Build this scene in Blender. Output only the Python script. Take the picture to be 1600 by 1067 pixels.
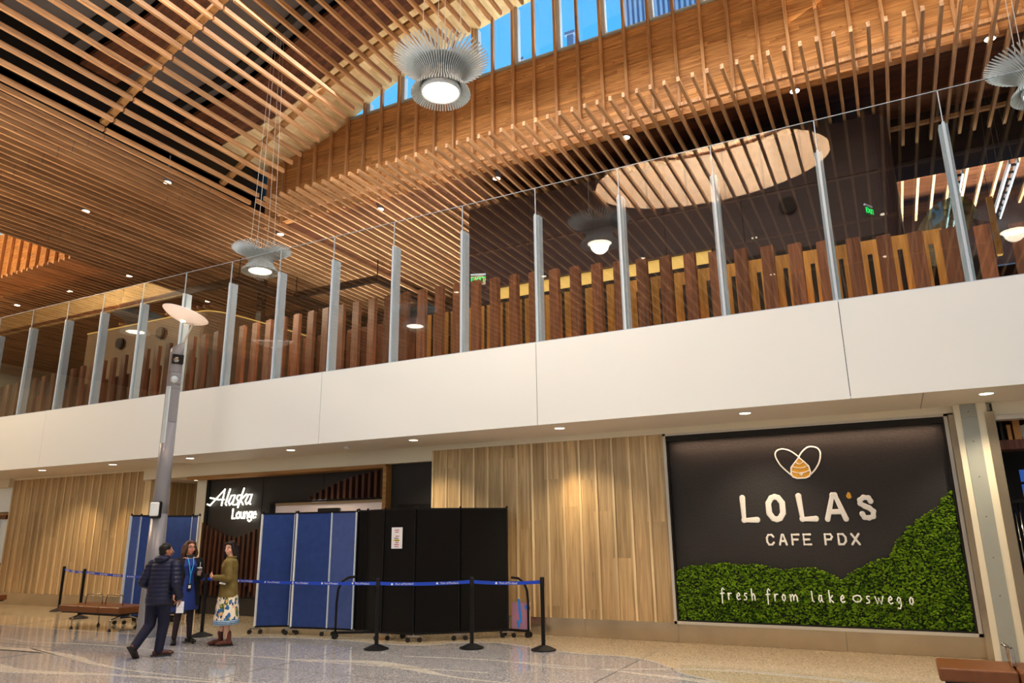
import bpy, bmesh, math, random
from mathutils import Vector, Matrix
random.seed(7)
sc = bpy.context.scene
for o in list(bpy.data.objects): bpy.data.objects.remove(o)
COL = sc.collection
PI = math.pi

# ---------------------------------------------------------------- camera
cam_d = bpy.data.cameras.new('camera'); cam = bpy.data.objects.new('camera', cam_d); COL.objects.link(cam)
cam_d.sensor_width = 36; cam_d.lens = 1139/1600*36; cam_d.clip_start = .05; cam_d.clip_end = 300
R = Matrix(((0.88928673, 0.12686497, 0.43940231), (0.45719061, -0.22122444, -0.8614154), (-0.01207691, 0.9669359, -0.25473343)))
M4 = R.to_4x4(); M4.translation = Vector((0, 0, 1.75)); cam.matrix_world = M4
sc.camera = cam
sc.view_settings.view_transform = 'Standard'; sc.view_settings.look = 'None'
sc.view_settings.gamma = 1; sc.view_settings.use_curve_mapping = False
sc.view_settings.exposure = 0.35

# ---------------------------------------------------------------- sky
w = bpy.data.worlds.new('sky'); sc.world = w; w.use_nodes = True
nt = w.node_tree; nt.nodes.clear()
bg = nt.nodes.new('ShaderNodeBackground'); out = nt.nodes.new('ShaderNodeOutputWorld')
tc = nt.nodes.new('ShaderNodeTexCoord'); sp = nt.nodes.new('ShaderNodeSeparateXYZ'); rp = nt.nodes.new('ShaderNodeValToRGB')
nt.links.new(tc.outputs['Generated'], sp.inputs[0]); nt.links.new(sp.outputs['Z'], rp.inputs[0])
rp.color_ramp.elements[0].color = (.16, .62, 1, 1); rp.color_ramp.elements[1].color = (.01, .30, .88, 1)
rp.color_ramp.elements[0].position = .3; rp.color_ramp.elements[1].position = .95
nt.links.new(rp.outputs[0], bg.inputs[0]); bg.inputs[1].default_value = 1.0
nt.links.new(bg.outputs[0], out.inputs[0])

def area(name, loc, aim, sx, sy, power, col, glossy=True, spread=None):
    d = bpy.data.lights.new(name, 'AREA'); d.shape = 'RECTANGLE'; d.size = sx; d.size_y = sy; d.energy = power; d.color = col
    o = bpy.data.objects.new(name, d); COL.objects.link(o); o.location = loc
    o.rotation_euler = (Vector(aim)-Vector(loc)).to_track_quat('-Z', 'Y').to_euler()
    o.visible_glossy = glossy
    if spread: d.spread = math.radians(spread)
    return o
# unseen area lamps added to fill the hall in place of its daylight
area('hall_fill', (-3, -11, 6.0), (-3, 10, 3.6), 34, 8, 1700, (.74, .88, 1.0), False)
area('hall_fill_left', (-36, 2, 6), (-14, 8, 6), 14, 8, 420, (1.0, .72, .44), False)
area('hall_slat_fill', (-18, 1, 2.4), (-18, 1.01, 12), 26, 18, 1500, (1.0, .86, .68), False, 75)  # added in mid-air to brighten the slat undersides
area('vault_fill', (-4.5, 9.5, 13.2), (-4.5, 9.0, 0), 16, 7, 1900, (.90, .95, 1.0), False)  # added under the closed vault roof to light the floor
# daylight through the clerestory, thrown up from the roof outside on to the soffit
area('clerestory_daylight', (-4.5, 17.2, 13.6), (-5.5, 14.2, 15.8), 20, 2.2, 1300, (1.0, .94, .78), False)

# ---------------------------------------------------------------- materials
def s2l(c):
    f = lambda v: v/12.92 if v <= .04045 else ((v+.055)/1.055)**2.4
    return tuple(f(v/255) for v in c)+(1,)
MATS = {}
def pbr(name, col, rough=.5, metal=0, noise=0, nscale=8, emit=None, es=0, bump=0, alpha=None, spec=None, coat=0):
    m = bpy.data.materials.new(name); m.use_nodes = True; n = m.node_tree.nodes; l = m.node_tree.links
    b = n['Principled BSDF']; c = s2l(col)
    b.inputs['Base Color'].default_value = c; b.inputs['Roughness'].default_value = rough; b.inputs['Metallic'].default_value = metal
    if spec is not None: b.inputs['Specular IOR Level'].default_value = spec
    if coat: b.inputs['Coat Weight'].default_value = coat; b.inputs['Coat Roughness'].default_value = .1
    t = n.new('ShaderNodeTexCoord'); no = n.new('ShaderNodeTexNoise'); no.inputs['Scale'].default_value = nscale; no.inputs['Detail'].default_value = 6
    l.new(t.outputs['Object'], no.inputs['Vector'])
    if noise:
        r = n.new('ShaderNodeValToRGB'); l.new(no.outputs['Fac'], r.inputs[0])
        r.color_ramp.elements[0].position = .3; r.color_ramp.elements[1].position = .7
        r.color_ramp.elements[0].color = tuple(v*(1-noise) for v in c[:3])+(1,); r.color_ramp.elements[1].color = tuple(min(1, v*(1+noise)) for v in c[:3])+(1,)
        l.new(r.outputs[0], b.inputs['Base Color'])
    if bump:
        bp = n.new('ShaderNodeBump'); bp.inputs['Strength'].default_value = bump; bp.inputs['Distance'].default_value = .02
        l.new(no.outputs['Fac'], bp.inputs['Height']); l.new(bp.outputs[0], b.inputs['Normal'])
    if emit: b.inputs['Emission Color'].default_value = s2l(emit); b.inputs['Emission Strength'].default_value = es
    if alpha is not None: b.inputs['Alpha'].default_value = alpha
    MATS[name] = m; return m

def wood(name, dark, light, sc3, rough=.55, vary=.25, knots=.5, board=0, axis=0, bscale=None, seam=.0):
    """grain stretched along the short-scaled axis; board = width of separate boards across `axis`"""
    m = bpy.data.materials.new(name); m.use_nodes = True; n = m.node_tree.nodes; l = m.node_tree.links
    b = n['Principled BSDF']; b.inputs['Roughness'].default_value = rough
    t = n.new('ShaderNodeTexCoord'); oi = n.new('ShaderNodeObjectInfo')
    off = n.new('ShaderNodeVectorMath'); off.operation = 'SCALE'; off.inputs[0].default_value = (37, 53, 71); l.new(oi.outputs['Random'], off.inputs['Scale'])
    add = n.new('ShaderNodeVectorMath'); add.operation = 'ADD'; l.new(t.outputs['Object'], add.inputs[0]); l.new(off.outputs[0], add.inputs[1])
    src = add.outputs[0]; rnd = oi.outputs['Random']
    if board:
        sx = n.new('ShaderNodeSeparateXYZ'); l.new(t.outputs['Object'], sx.inputs[0])
        dv = n.new('ShaderNodeMath'); dv.operation = 'DIVIDE'; dv.inputs[1].default_value = board; l.new(sx.outputs[axis], dv.inputs[0])
        fl = n.new('ShaderNodeMath'); fl.operation = 'FLOOR'; l.new(dv.outputs[0], fl.inputs[0])
        wn = n.new('ShaderNodeTexWhiteNoise'); wn.noise_dimensions = '2D'
        cb = n.new('ShaderNodeCombineXYZ'); l.new(fl.outputs[0], cb.inputs[0])
        # butt joints along the board
        along = {0: 2, 1: 0, 2: 0}[axis] if axis != 1 else 0
        d2 = n.new('ShaderNodeMath'); d2.operation = 'MULTIPLY_ADD'; d2.inputs[1].default_value = .45; l.new(sx.outputs[along], d2.inputs[0])
        w1 = n.new('ShaderNodeTexWhiteNoise'); w1.noise_dimensions = '1D'; l.new(fl.outputs[0], w1.inputs['W']); l.new(w1.outputs[0], d2.inputs[2])
        f2 = n.new('ShaderNodeMath'); f2.operation = 'FLOOR'; l.new(d2.outputs[0], f2.inputs[0]); l.new(f2.outputs[0], cb.inputs[1])
        l.new(cb.outputs[0], wn.inputs['Vector']); rnd = wn.outputs['Value']
        o2 = n.new('ShaderNodeVectorMath'); o2.operation = 'SCALE'; o2.inputs[0].default_value = (13, 17, 11); l.new(rnd, o2.inputs['Scale'])
        a2 = n.new('ShaderNodeVectorMath'); a2.operation = 'ADD'; l.new(src, a2.inputs[0]); l.new(o2.outputs[0], a2.inputs[1]); src = a2.outputs[0]
    mp = n.new('ShaderNodeMapping'); mp.inputs['Scale'].default_value = sc3; l.new(src, mp.inputs[0])
    no = n.new('ShaderNodeTexNoise'); no.inputs['Scale'].default_value = 1; no.inputs['Detail'].default_value = 8; no.inputs['Roughness'].default_value = .62; no.inputs['Distortion'].default_value = .6
    l.new(mp.outputs[0], no.inputs['Vector'])
    r = n.new('ShaderNodeValToRGB'); r.color_ramp.elements[0].position = .32; r.color_ramp.elements[1].position = .68
    r.color_ramp.elements[0].color = s2l(dark); r.color_ramp.elements[1].color = s2l(light); l.new(no.outputs['Fac'], r.inputs[0])
    mr = n.new('ShaderNodeMapRange'); mr.inputs['To Min'].default_value = 1-vary; mr.inputs['To Max'].default_value = 1+vary; l.new(rnd, mr.inputs['Value'])
    hv = n.new('ShaderNodeHueSaturation'); l.new(r.outputs[0], hv.inputs['Color']); l.new(mr.outputs[0], hv.inputs['Value'])
    colr = hv.outputs[0]
    if knots:
        vo = n.new('ShaderNodeTexVoronoi'); vo.inputs['Scale'].default_value = 1; mk = n.new('ShaderNodeMapping')
        ks = tuple(min(v, 5) if v > 3 else max(v*1.4, 1.6) for v in sc3); mk.inputs['Scale'].default_value = ks
        l.new(src, mk.inputs[0]); l.new(mk.outputs[0], vo.inputs['Vector'])
        kr = n.new('ShaderNodeValToRGB'); kr.color_ramp.elements[0].position = .03; kr.color_ramp.elements[1].position = .10
        kr.color_ramp.elements[0].color = (1-knots,)*3+(1,); kr.color_ramp.elements[1].color = (1, 1, 1, 1); l.new(vo.outputs['Distance'], kr.inputs[0])
        mx = n.new('ShaderNodeMix'); mx.data_type = 'RGBA'; mx.blend_type = 'MULTIPLY'; mx.inputs[0].default_value = 1
        l.new(colr, mx.inputs[6]); l.new(kr.outputs[0], mx.inputs[7]); colr = mx.outputs[2]
    if seam:
        fr = n.new('ShaderNodeMath'); fr.operation = 'FRACT'; l.new(dv.outputs[0], fr.inputs[0])
        lt = n.new('ShaderNodeMath'); lt.operation = 'GREATER_THAN'; lt.inputs[1].default_value = .06; l.new(fr.outputs[0], lt.inputs[0])
        m3 = n.new('ShaderNodeMapRange'); m3.inputs['To Min'].default_value = 1-seam; l.new(lt.outputs[0], m3.inputs['Value'])
        mx = n.new('ShaderNodeMix'); mx.data_type = 'RGBA'; mx.blend_type = 'MULTIPLY'; mx.inputs[0].default_value = 1
        l.new(colr, mx.inputs[6]); l.new(m3.outputs[0], mx.inputs[7]); colr = mx.outputs[2]
    l.new(colr, b.inputs['Base Color'])
    MATS[name] = m; return m

wood('slat', (150, 102, 62), (212, 162, 112), (26, 1.1, 26), vary=.22, knots=.55)
wood('fir_wall', (140, 84, 40), (210, 148, 84), (1.3, 12, 22), vary=.16, knots=.75, board=.14, axis=2, seam=.2)
wood('batten', (146, 98, 58), (200, 148, 98), (22, 22, 1.0), vary=.18, knots=.5)
wood('ply', (186, 150, 98), (226, 196, 146), (7, 1.2, 7), vary=.06, knots=.35, board=1.2, axis=1, seam=0)
wood('deck', (64, 32, 16), (112, 64, 36), (1.2, 14, 14), vary=.3, knots=.2, board=.14, axis=1, seam=.5)
wood('ply_pale', (206, 182, 150), (234, 214, 188), (7, 1.2, 7), vary=.10, knots=0, board=1.1, axis=0, seam=.3)
wood('oak', (146, 116, 76), (194, 162, 114), (22, 22, .9), vary=.17, knots=.25, board=.3207, axis=0)
wood('oak_batten', (188, 158, 112), (222, 194, 148), (22, 22, .9), vary=.15, knots=.1)
wood('walnut', (72, 38, 22), (126, 72, 44), (24, 24, 1.1), vary=.30, knots=.2, rough=.42)
wood('amber', (134, 84, 32), (190, 128, 56), (18, 18, .8), vary=.2, knots=.1, rough=.45)
wood('trim_wood', (136, 92, 46), (176, 126, 68), (1, 20, 20), vary=.1, knots=.0)
pbr('white_paint', (226, 224, 216), .55, noise=.015, nscale=.4)
pbr('soffit_paint', (214, 206, 194), .6, noise=.02, nscale=.8)
pbr('cream_paint', (216, 204, 176), .6, noise=.02, nscale=1)
pbr('shadow_gap', (96, 92, 86), .8)
pbr('dark_panel', (84, 76, 74), .8, noise=.22, nscale=.9)
pbr('black', (12, 12, 14), .5, noise=.1)
pbr('black_metal', (20, 20, 22), .38, metal=.4, noise=.1)
wood('rod_dark', (46, 24, 14), (84, 46, 28), (24, 24, 1.1), vary=.25, knots=0)
pbr('dark_wall', (44, 31, 32), .42, noise=.1, nscale=2)
pbr('charcoal', (38, 35, 33), .55, noise=.18, nscale=1.5)
pbr('mural_black', (36, 32, 31), .6, noise=.2, nscale=30, bump=.3)
pbr('steel', (206, 194, 174), .2, metal=.88, noise=.08, nscale=3)
pbr('steel_trim', (200, 192, 178), .35, metal=.4)
pbr('chrome', (205, 205, 208), .12, metal=1)
pbr('aluminium', (196, 203, 210), .42, metal=.2)
pbr('grey_panel', (150, 150, 138), .6, noise=.06, nscale=2)
pbr('pole_grey', (140, 136, 138), .38, metal=.45)
pbr('fin_grey', (168, 172, 170), .45)
pbr('plastic_white', (225, 222, 215), .4)
pbr('leather', (104, 58, 26), .42, noise=.12, nscale=14, bump=.15)
pbr('blue_fabric', (34, 56, 108), .9, noise=.12, nscale=9)
pbr('blue_fabric_pale', (58, 74, 122), .9, noise=.1, nscale=9)
pbr('black_fabric', (2, 2, 3), .95, noise=.3, nscale=12)
pbr('belt_blue', (14, 60, 170), .6)
pbr('paper', (222, 216, 212), .7)
pbr('red_ink', (170, 30, 40), .7)
pbr('yellow_ink', (240, 205, 60), .7)
pbr('letter_white', (222, 214, 202), .6, noise=.08, nscale=60)
pbr('gold', (204, 146, 34), .5, noise=.15, nscale=50)
pbr('slogan_white', (240, 240, 232), .5)
pbr('mauve', (158, 112, 132), .8); pbr('tape_blue', (30, 120, 205), .6)
pbr('rubber', (16, 16, 17), .6)
pbr('dish_pink', (236, 214, 202), .45)
pbr('sign_glow', (255, 252, 240), .5, emit=(255, 246, 224), es=2.6)
pbr('lamp_glow', (255, 250, 235), .5, emit=(255, 238, 205), es=9)
pbr('spot_glow', (255, 250, 235), .5, emit=(255, 236, 205), es=5)
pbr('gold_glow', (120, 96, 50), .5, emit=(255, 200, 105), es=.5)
pbr('exit_green', (20, 200, 90), .5, emit=(30, 230, 100), es=1.0)
pbr('corrugated', (196, 208, 226), .45, metal=.2)
pbr('roof_blue', (120, 150, 190), .5)
pbr('moss_base', (14, 24, 4), .95, noise=.4, nscale=14)
pbr('box_card', (196, 140, 84), .8); pbr('window_white', (214, 222, 222), .4)

def moss():
    m = bpy.data.materials.new('moss'); m.use_nodes = True; n = m.node_tree.nodes; l = m.node_tree.links
    b = n['Principled BSDF']; b.inputs['Roughness'].default_value = .95; b.inputs['Specular IOR Level'].default_value = .1
    t = n.new('ShaderNodeTexCoord'); v = n.new('ShaderNodeTexVoronoi'); v.inputs['Scale'].default_value = 22
    l.new(t.outputs['Object'], v.inputs['Vector'])
    sp = n.new('ShaderNodeSeparateColor'); l.new(v.outputs['Color'], sp.inputs[0])
    r = n.new('ShaderNodeValToRGB'); r.color_ramp.elements[0].color = s2l((34, 60, 6)); r.color_ramp.elements[1].color = s2l((104, 134, 26)); l.new(sp.outputs[0], r.inputs[0])
    l.new(r.outputs[0], b.inputs['Base Color'])
    MATS['moss'] = m
moss()

def terrazzo(name, base, chip):
    m = bpy.data.materials.new(name); m.use_nodes = True; n = m.node_tree.nodes; l = m.node_tree.links
    b = n['Principled BSDF']; b.inputs['Roughness'].default_value = .09
    b.inputs['Specular IOR Level'].default_value = .75
    t = n.new('ShaderNodeTexCoord'); v = n.new('ShaderNodeTexVoronoi'); v.inputs['Scale'].default_value = 75
    l.new(t.outputs['Object'], v.inputs['Vector'])
    sp = n.new('ShaderNodeSeparateColor'); l.new(v.outputs['Color'], sp.inputs[0])
    r = n.new('ShaderNodeValToRGB'); r.color_ramp.interpolation = 'CONSTANT'
    c = s2l(base); e = r.color_ramp.elements; e[0].color = c; e[1].position = .62; e[1].color = tuple(v*.72 for v in c[:3])+(1,)
    x = e.new(.82); x.color = s2l(chip); l.new(sp.outputs[0], r.inputs[0])
    no = n.new('ShaderNodeTexNoise'); no.inputs['Scale'].default_value = .7; l.new(t.outputs['Object'], no.inputs['Vector'])
    mr = n.new('ShaderNodeMapRange'); mr.inputs['To Min'].default_value = .92; mr.inputs['To Max'].default_value = 1.08; l.new(no.outputs['Fac'], mr.inputs['Value'])
    hv = n.new('ShaderNodeHueSaturation'); l.new(r.outputs[0], hv.inputs['Color']); l.new(mr.outputs[0], hv.inputs['Value'])
    l.new(hv.outputs[0], b.inputs['Base Color'])
    MATS[name] = m
terrazzo('terrazzo_grey', (140, 134, 130), (190, 180, 170))
terrazzo('terrazzo_beige_lit', (182, 160, 126), (214, 194, 162))
terrazzo('terrazzo_pale', (186, 174, 156), (212, 200, 182))

def glass(name, tint, f0, slope, rough=0.0):
    m = bpy.data.materials.new(name); m.use_nodes = True; n = m.node_tree.nodes; l = m.node_tree.links; n.clear()
    o = n.new('ShaderNodeOutputMaterial'); mx = n.new('ShaderNodeMixShader'); tr = n.new('ShaderNodeBsdfTransparent'); gl = n.new('ShaderNodeBsdfGlossy')
    tr.inputs[0].default_value = tint; gl.inputs['Roughness'].default_value = rough
    lw = n.new('ShaderNodeLayerWeight'); lw.inputs['Blend'].default_value = .5
    pw = n.new('ShaderNodeMath'); pw.operation = 'POWER'; pw.inputs[1].default_value = slope; l.new(lw.outputs['Facing'], pw.inputs[0])
    ma = n.new('ShaderNodeMath'); ma.operation = 'MULTIPLY_ADD'; ma.inputs[1].default_value = 1-f0; ma.inputs[2].default_value = f0; l.new(pw.outputs[0], ma.inputs[0])
    l.new(ma.outputs[0], mx.inputs[0]); l.new(tr.outputs[0], mx.inputs[1]); l.new(gl.outputs[0], mx.inputs[2]); l.new(mx.outputs[0], o.inputs[0])
    MATS[name] = m
glass('rail_glass', (.93, .96, .95, 1), .075, 3.2)
glass('window_glass', (.92, .97, 1, 1), .04, 4.5)
glass('clear_plastic', (.85, .88, .9, 1), .1, 4)
glass('hood_glass', (.30, .38, .34, 1), .12, 4)

# ---------------------------------------------------------------- mesh helpers
class MB:
    def __init__(s): s.v = []; s.f = []
    def add(s, vs, fs):
        k = len(s.v); s.v += [tuple(v) for v in vs]; s.f += [tuple(i+k for i in f) for f in fs]; return s
    def box(s, x0, x1, y0, y1, z0, z1):
        vs = [(x, y, z) for z in (z0, z1) for y in (y0, y1) for x in (x0, x1)]
        return s.add(vs, [(0, 2, 3, 1), (4, 5, 7, 6), (0, 1, 5, 4), (1, 3, 7, 5), (3, 2, 6, 7), (2, 0, 4, 6)])
    def obox(s, c, ax, ay, az):
        """box from centre and three half-vectors"""
        c, ax, ay, az = map(Vector, (c, ax, ay, az))
        vs = [c+i*ax+j*ay+k*az for k in (-1, 1) for j in (-1, 1) for i in (-1, 1)]
        return s.add(vs, [(0, 2, 3, 1), (4, 5, 7, 6), (0, 1, 5, 4), (1, 3, 7, 5), (3, 2, 6, 7), (2, 0, 4, 6)])
    def bar(s, a, b, w, h, up=(0, 0, 1)):
        a, b = Vector(a), Vector(b); d = (b-a); L = d.length/2; d.normalize(); up = Vector(up)
        sx = d.cross(up).normalized(); u = sx.cross(d)
        return s.obox((a+b)/2, d*L, sx*w/2, u*h/2)
    def lathe(s, prof, c=(0, 0, 0), n=24, ax=None, caps=True):
        """prof list of (r, h) along +axis"""
        c = Vector(c); q = Vector((0, 0, 1)).rotation_difference(Vector(ax)) if ax else None
        vs = []
        for r, h in prof:
            for i in range(n):
                a = 2*PI*i/n; v = Vector((r*math.cos(a), r*math.sin(a), h)); vs.append(c+(q @ v if q else v))
        fs = []
        for j in range(len(prof)-1):
            for i in range(n):
                k = (i+1) % n; fs.append((j*n+i, j*n+k, (j+1)*n+k, (j+1)*n+i))
        if caps: fs.append(tuple(range(n-1, -1, -1))); fs.append(tuple((len(prof)-1)*n+i for i in range(n)))
        else: fs += [(i, (i+1) % n, (len(prof)-1)*n+(i+1) % n, (len(prof)-1)*n+i) for i in range(n)]
        return s.add(vs, fs)
    def cyl(s, a, b, r, n=16, r2=None):
        a, b = Vector(a), Vector(b); d = b-a
        return s.lathe([(r, 0), (r if r2 is None else r2, d.length)], a, n, d.normalized())
    def tube(s, pts, r, n=10):
        pts = [Vector(p) for p in pts]; rs = r if isinstance(r, (list, tuple)) else [r]*len(pts)
        vs = []; prev = None
        for i, p in enumerate(pts):
            t = (pts[min(i+1, len(pts)-1)]-pts[max(i-1, 0)]).normalized()
            if prev is None:
                u = t.cross(Vector((0, 0, 1)))
                if u.length < .05: u = t.cross(Vector((1, 0, 0)))
            else: u = prev-t*prev.dot(t)
            u.normalize(); prev = u; v = t.cross(u)
            vs += [p+(u*math.cos(2*PI*k/n)+v*math.sin(2*PI*k/n))*rs[i] for k in range(n)]
        fs = [(j*n+i, j*n+(i+1) % n, (j+1)*n+(i+1) % n, (j+1)*n+i) for j in range(len(pts)-1) for i in range(n)]
        fs += [tuple(range(n-1, -1, -1)), tuple((len(pts)-1)*n+i for i in range(n))]
        return s.add(vs, fs)
    def ball(s, c, r, n=14, m=9, rot=None):
        c = Vector(c); r = (r, r, r) if not isinstance(r, (tuple, list)) else r
        vs = []; 
        for j in range(m+1):
            t = PI*j/m
            for i in range(n):
                a = 2*PI*i/n; st = max(math.sin(t), .001)
                v = Vector((r[0]*st*math.cos(a), r[1]*st*math.sin(a), r[2]*math.cos(t)))
                if rot: v = rot @ v
                vs.append(c+v)
        fs = [(j*n+i, (j+1)*n+i, (j+1)*n+(i+1) % n, j*n+(i+1) % n) for j in range(m) for i in range(n)]
        fs += [tuple(range(n)), tuple(m*n+i for i in range(n-1, -1, -1))]
        return s.add(vs, fs)
    def cap(s, a, b, ra, rb=None, n=14):
        """tapered limb segment with round ends"""
        rb = ra if rb is None else rb; a, b = Vector(a), Vector(b)
        if (b-a).length > 1e-4: s.cyl(a, b, ra, n, rb)
        s.ball(a, ra, n, 8); s.ball(b, rb, n, 8); return s
    def loft(s, rings, n=20):
        """rings: (centre, rx, ry[, rot z])"""
        vs = []
        for rg in rings:
            c = Vector(rg[0]); rz = rg[3] if len(rg) > 3 else 0
            for i in range(n):
                a = 2*PI*i/n; x, y = rg[1]*math.cos(a), rg[2]*math.sin(a)
                vs.append(c+Vector((x*math.cos(rz)-y*math.sin(rz), x*math.sin(rz)+y*math.cos(rz), 0)))
        m = len(rings)
        fs = [(j*n+i, j*n+(i+1) % n, (j+1)*n+(i+1) % n, (j+1)*n+i) for j in range(m-1) for i in range(n)]
        fs += [tuple(range(n-1, -1, -1)), tuple((m-1)*n+i for i in range(n))]
        return s.add(vs, fs)
    def prism(s, poly, y0, y1):
        """polygon in xz, extruded along y"""
        n = len(poly); vs = [(x, y0, z) for x, z in poly]+[(x, y1, z) for x, z in poly]
        return s.add(vs, [tuple(range(n)), tuple(range(2*n-1, n-1, -1))]+[(i, i+n, (i+1) % n+n, (i+1) % n) for i in range(n)])
    def mesh(s, name):
        me = bpy.data.meshes.new(name); me.from_pydata(s.v, [], s.f); me.update()
        bm = bmesh.new(); bm.from_mesh(me); bmesh.ops.recalc_face_normals(bm, faces=bm.faces); bm.to_mesh(me); bm.free()
        return me

def link(name, me, mat, parent=None, smooth=False, bevel=0, loc=None):
    o = bpy.data.objects.new(name, me); COL.objects.link(o)
    if mat:
        for m_ in (mat if isinstance(mat, list) else [mat]): me.materials.append(MATS[m_] if isinstance(m_, str) else m_)
    if parent: o.parent = parent
    if loc is not None: o.location = loc
    if smooth:
        for p in me.polygons: p.use_smooth = True
    if bevel:
        b = o.modifiers.new('bevel', 'BEVEL'); b.width = bevel; b.segments = 3; b.limit_method = 'ANGLE'
    return o
def obj(name, mb, mat, parent=None, smooth=False, bevel=0, loc=None): return link(name, mb.mesh(name), mat, parent, smooth, bevel, loc)
def B(*a): return MB().box(*a)
def struct(name, mb, mat, parent=None, **k):
    o = obj(name, mb, mat, parent, **k)
    if parent is None: o['kind'] = 'structure'
    return o
def empty(name, loc, rz=0, parent=None):
    o = bpy.data.objects.new(name, None); COL.objects.link(o); o.location = loc; o.rotation_euler = (0, 0, rz); o.empty_display_size = .1
    if parent: o.parent = parent
    return o
def tag(o, label=None, cat=None, group=None, kind=None):
    if label: o['label'] = label
    if cat: o['category'] = cat
    if group: o['group'] = group
    if kind: o['kind'] = kind
    return o
def thing(name, loc, label, cat, group=None, rz=0): return tag(empty(name, loc, rz), label, cat, group)
def smooth_by(o, ang=35):
    for p in o.data.polygons: p.use_smooth = True
    try: o.data.set_sharp_from_angle(angle=math.radians(ang))
    except Exception: pass
    return o
CH = {}
def kids(o): return CH.get(o.name) or [c for c in bpy.data.objects if c.parent == o]
def copy_tree(o, parent=None):
    c = o.copy(); COL.objects.link(c); c.parent = parent
    for ch in [x for x in list(bpy.data.objects) if x.parent == o]: copy_tree(ch, c)
    return c
def baked(mb, voxel, smooth=4, fn=None):
    """one continuous skin over everything in mb"""
    me = mb.mesh('tmp'); o = bpy.data.objects.new('tmp', me); COL.objects.link(o)
    r = o.modifiers.new('r', 'REMESH'); r.mode = 'VOXEL'; r.voxel_size = voxel; r.use_smooth_shade = True
    s_ = o.modifiers.new('s', 'SMOOTH'); s_.factor = .5; s_.iterations = smooth
    dg = bpy.context.evaluated_depsgraph_get(); dg.update()
    m2 = bpy.data.meshes.new_from_object(o.evaluated_get(dg)); bpy.data.objects.remove(o)
    if fn:
        for v in m2.vertices: v.co = fn(v.co.copy(), v.normal.copy())
    for p in m2.polygons: p.use_smooth = True
    return m2
def strokes_mesh(strokes, width, origin, ex, ez, depth, closed=()):
    """rounded strokes lying in the plane (ex, ez); returns a mesh"""
    cu = bpy.data.curves.new('s', 'CURVE'); cu.dimensions = '3D'; cu.bevel_depth = .5; cu.bevel_resolution = 3; cu.use_fill_caps = True
    for k, st in enumerate(strokes):
        sp = cu.splines.new('POLY'); sp.points.add(len(st)-1)
        for p, (x, z) in zip(sp.points, st): p.co = (x/width, 0, z/width, 1)
        if k in closed: sp.use_cyclic_u = True
    o = bpy.data.objects.new('s', cu); COL.objects.link(o); dg = bpy.context.evaluated_depsgraph_get(); dg.update()
    me = bpy.data.meshes.new_from_object(o.evaluated_get(dg)); bpy.data.objects.remove(o)
    bm = bmesh.new(); bm.from_mesh(me)
    for st in strokes:                       # round joints and ends
        for (x, z) in st:
            r = bmesh.ops.create_uvsphere(bm, u_segments=8, v_segments=6, radius=.5)
            for v in r['verts']: v.co += Vector((x/width, 0, z/width))
    ex, ez, og = Vector(ex), Vector(ez), Vector(origin); ny = ex.cross(ez).normalized()
    for v in bm.verts: v.co = og+ex*(v.co.x*width)+ez*(v.co.z*width)+ny*(v.co.y*2*depth)
    bm.to_mesh(me); bm.free()
    for p in me.polygons: p.use_smooth = True
    return me
def text_mesh(txt, size, origin, ex, ez, depth=.002, align='CENTER', spacing=1.0):
    cu = bpy.data.curves.new('t', 'FONT'); cu.body = txt; cu.size = 1; cu.align_x = align; cu.align_y = 'CENTER'; cu.extrude = .5; cu.space_character = spacing; cu.resolution_u = 2
    o = bpy.data.objects.new('t', cu); COL.objects.link(o); dg = bpy.context.evaluated_depsgraph_get(); dg.update()
    me = bpy.data.meshes.new_from_object(o.evaluated_get(dg)); bpy.data.objects.remove(o)
    ex, ez, og = Vector(ex), Vector(ez), Vector(origin); ny = ex.cross(ez).normalized()
    for v in me.vertices: v.co = og+ex*v.co.x*size+ez*v.co.y*size-ny*(v.co.z*2*depth)
    return me
# ================================================================ THE HALL SHELL
YG, YW = 10.92, 12.58            # balcony front, shop front
fl = struct('floor', B(-46, 14, -16, 30, -.3, 0), 'terrazzo_grey')
def flat(poly, z0, z1):
    m = MB(); n = len(poly); vs = [(x, y, z0) for x, y in poly]+[(x, y, z1) for x, y in poly]
    return m.add(vs, [tuple(range(n-1, -1, -1)), tuple(range(n, 2*n))]+[(i, (i+1) % n, (i+1) % n+n, i+n) for i in range(n)])
def smooth_line(p, n=8):
    q = []
    for i in range(len(p)-1):
        p0, p1, p2, p3 = p[max(i-1, 0)], p[i], p[i+1], p[min(i+2, len(p)-1)]
        for k in range(n):
            t = k/n; q.append(tuple(.5*((2*b)+(-a+c)*t+(2*a-5*b+4*c-d)*t*t+(-a+3*b-3*c+d)*t**3) for a, b, c, d in zip(p0, p1, p2, p3)))
    return q+[p[-1]]
edge = smooth_line([(-30, 8.9), (-22, 9.6), (-16, 9.75), (-12.5, 9.9), (-10.77, 10.3), (-10.2, 10.55), (-8.96, 10.7), (-8.26, 10.65), (-7.45, 10.64), (-7.04, 10.85), (-6.79, 11.2), (-6.2, 11.45), (-5.36, 11.19), (-4.84, 11.01), (-4.34, 10.92), (-3.72, 10.92), (-3.2, 10.6), (-2.6, 9.9), (-1.5, 9.3), (0, 9.0), (3, 8.9), (8, 9)])
struct('floor_zone', flat(edge+[(8, 16.5), (-30, 16.5)], -.05, .0015), 'terrazzo_beige_lit')['kind'] = 'structure'  # beige terrazzo, with warm light near the walls put into its colour
k = 0
def ribbon(top, bot, mat='terrazzo_pale'):
    global k; k += 1
    a = smooth_line(top); b = smooth_line(bot)
    struct('floor_inlay', flat(a+b[::-1], -.02, .003), mat)
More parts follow.
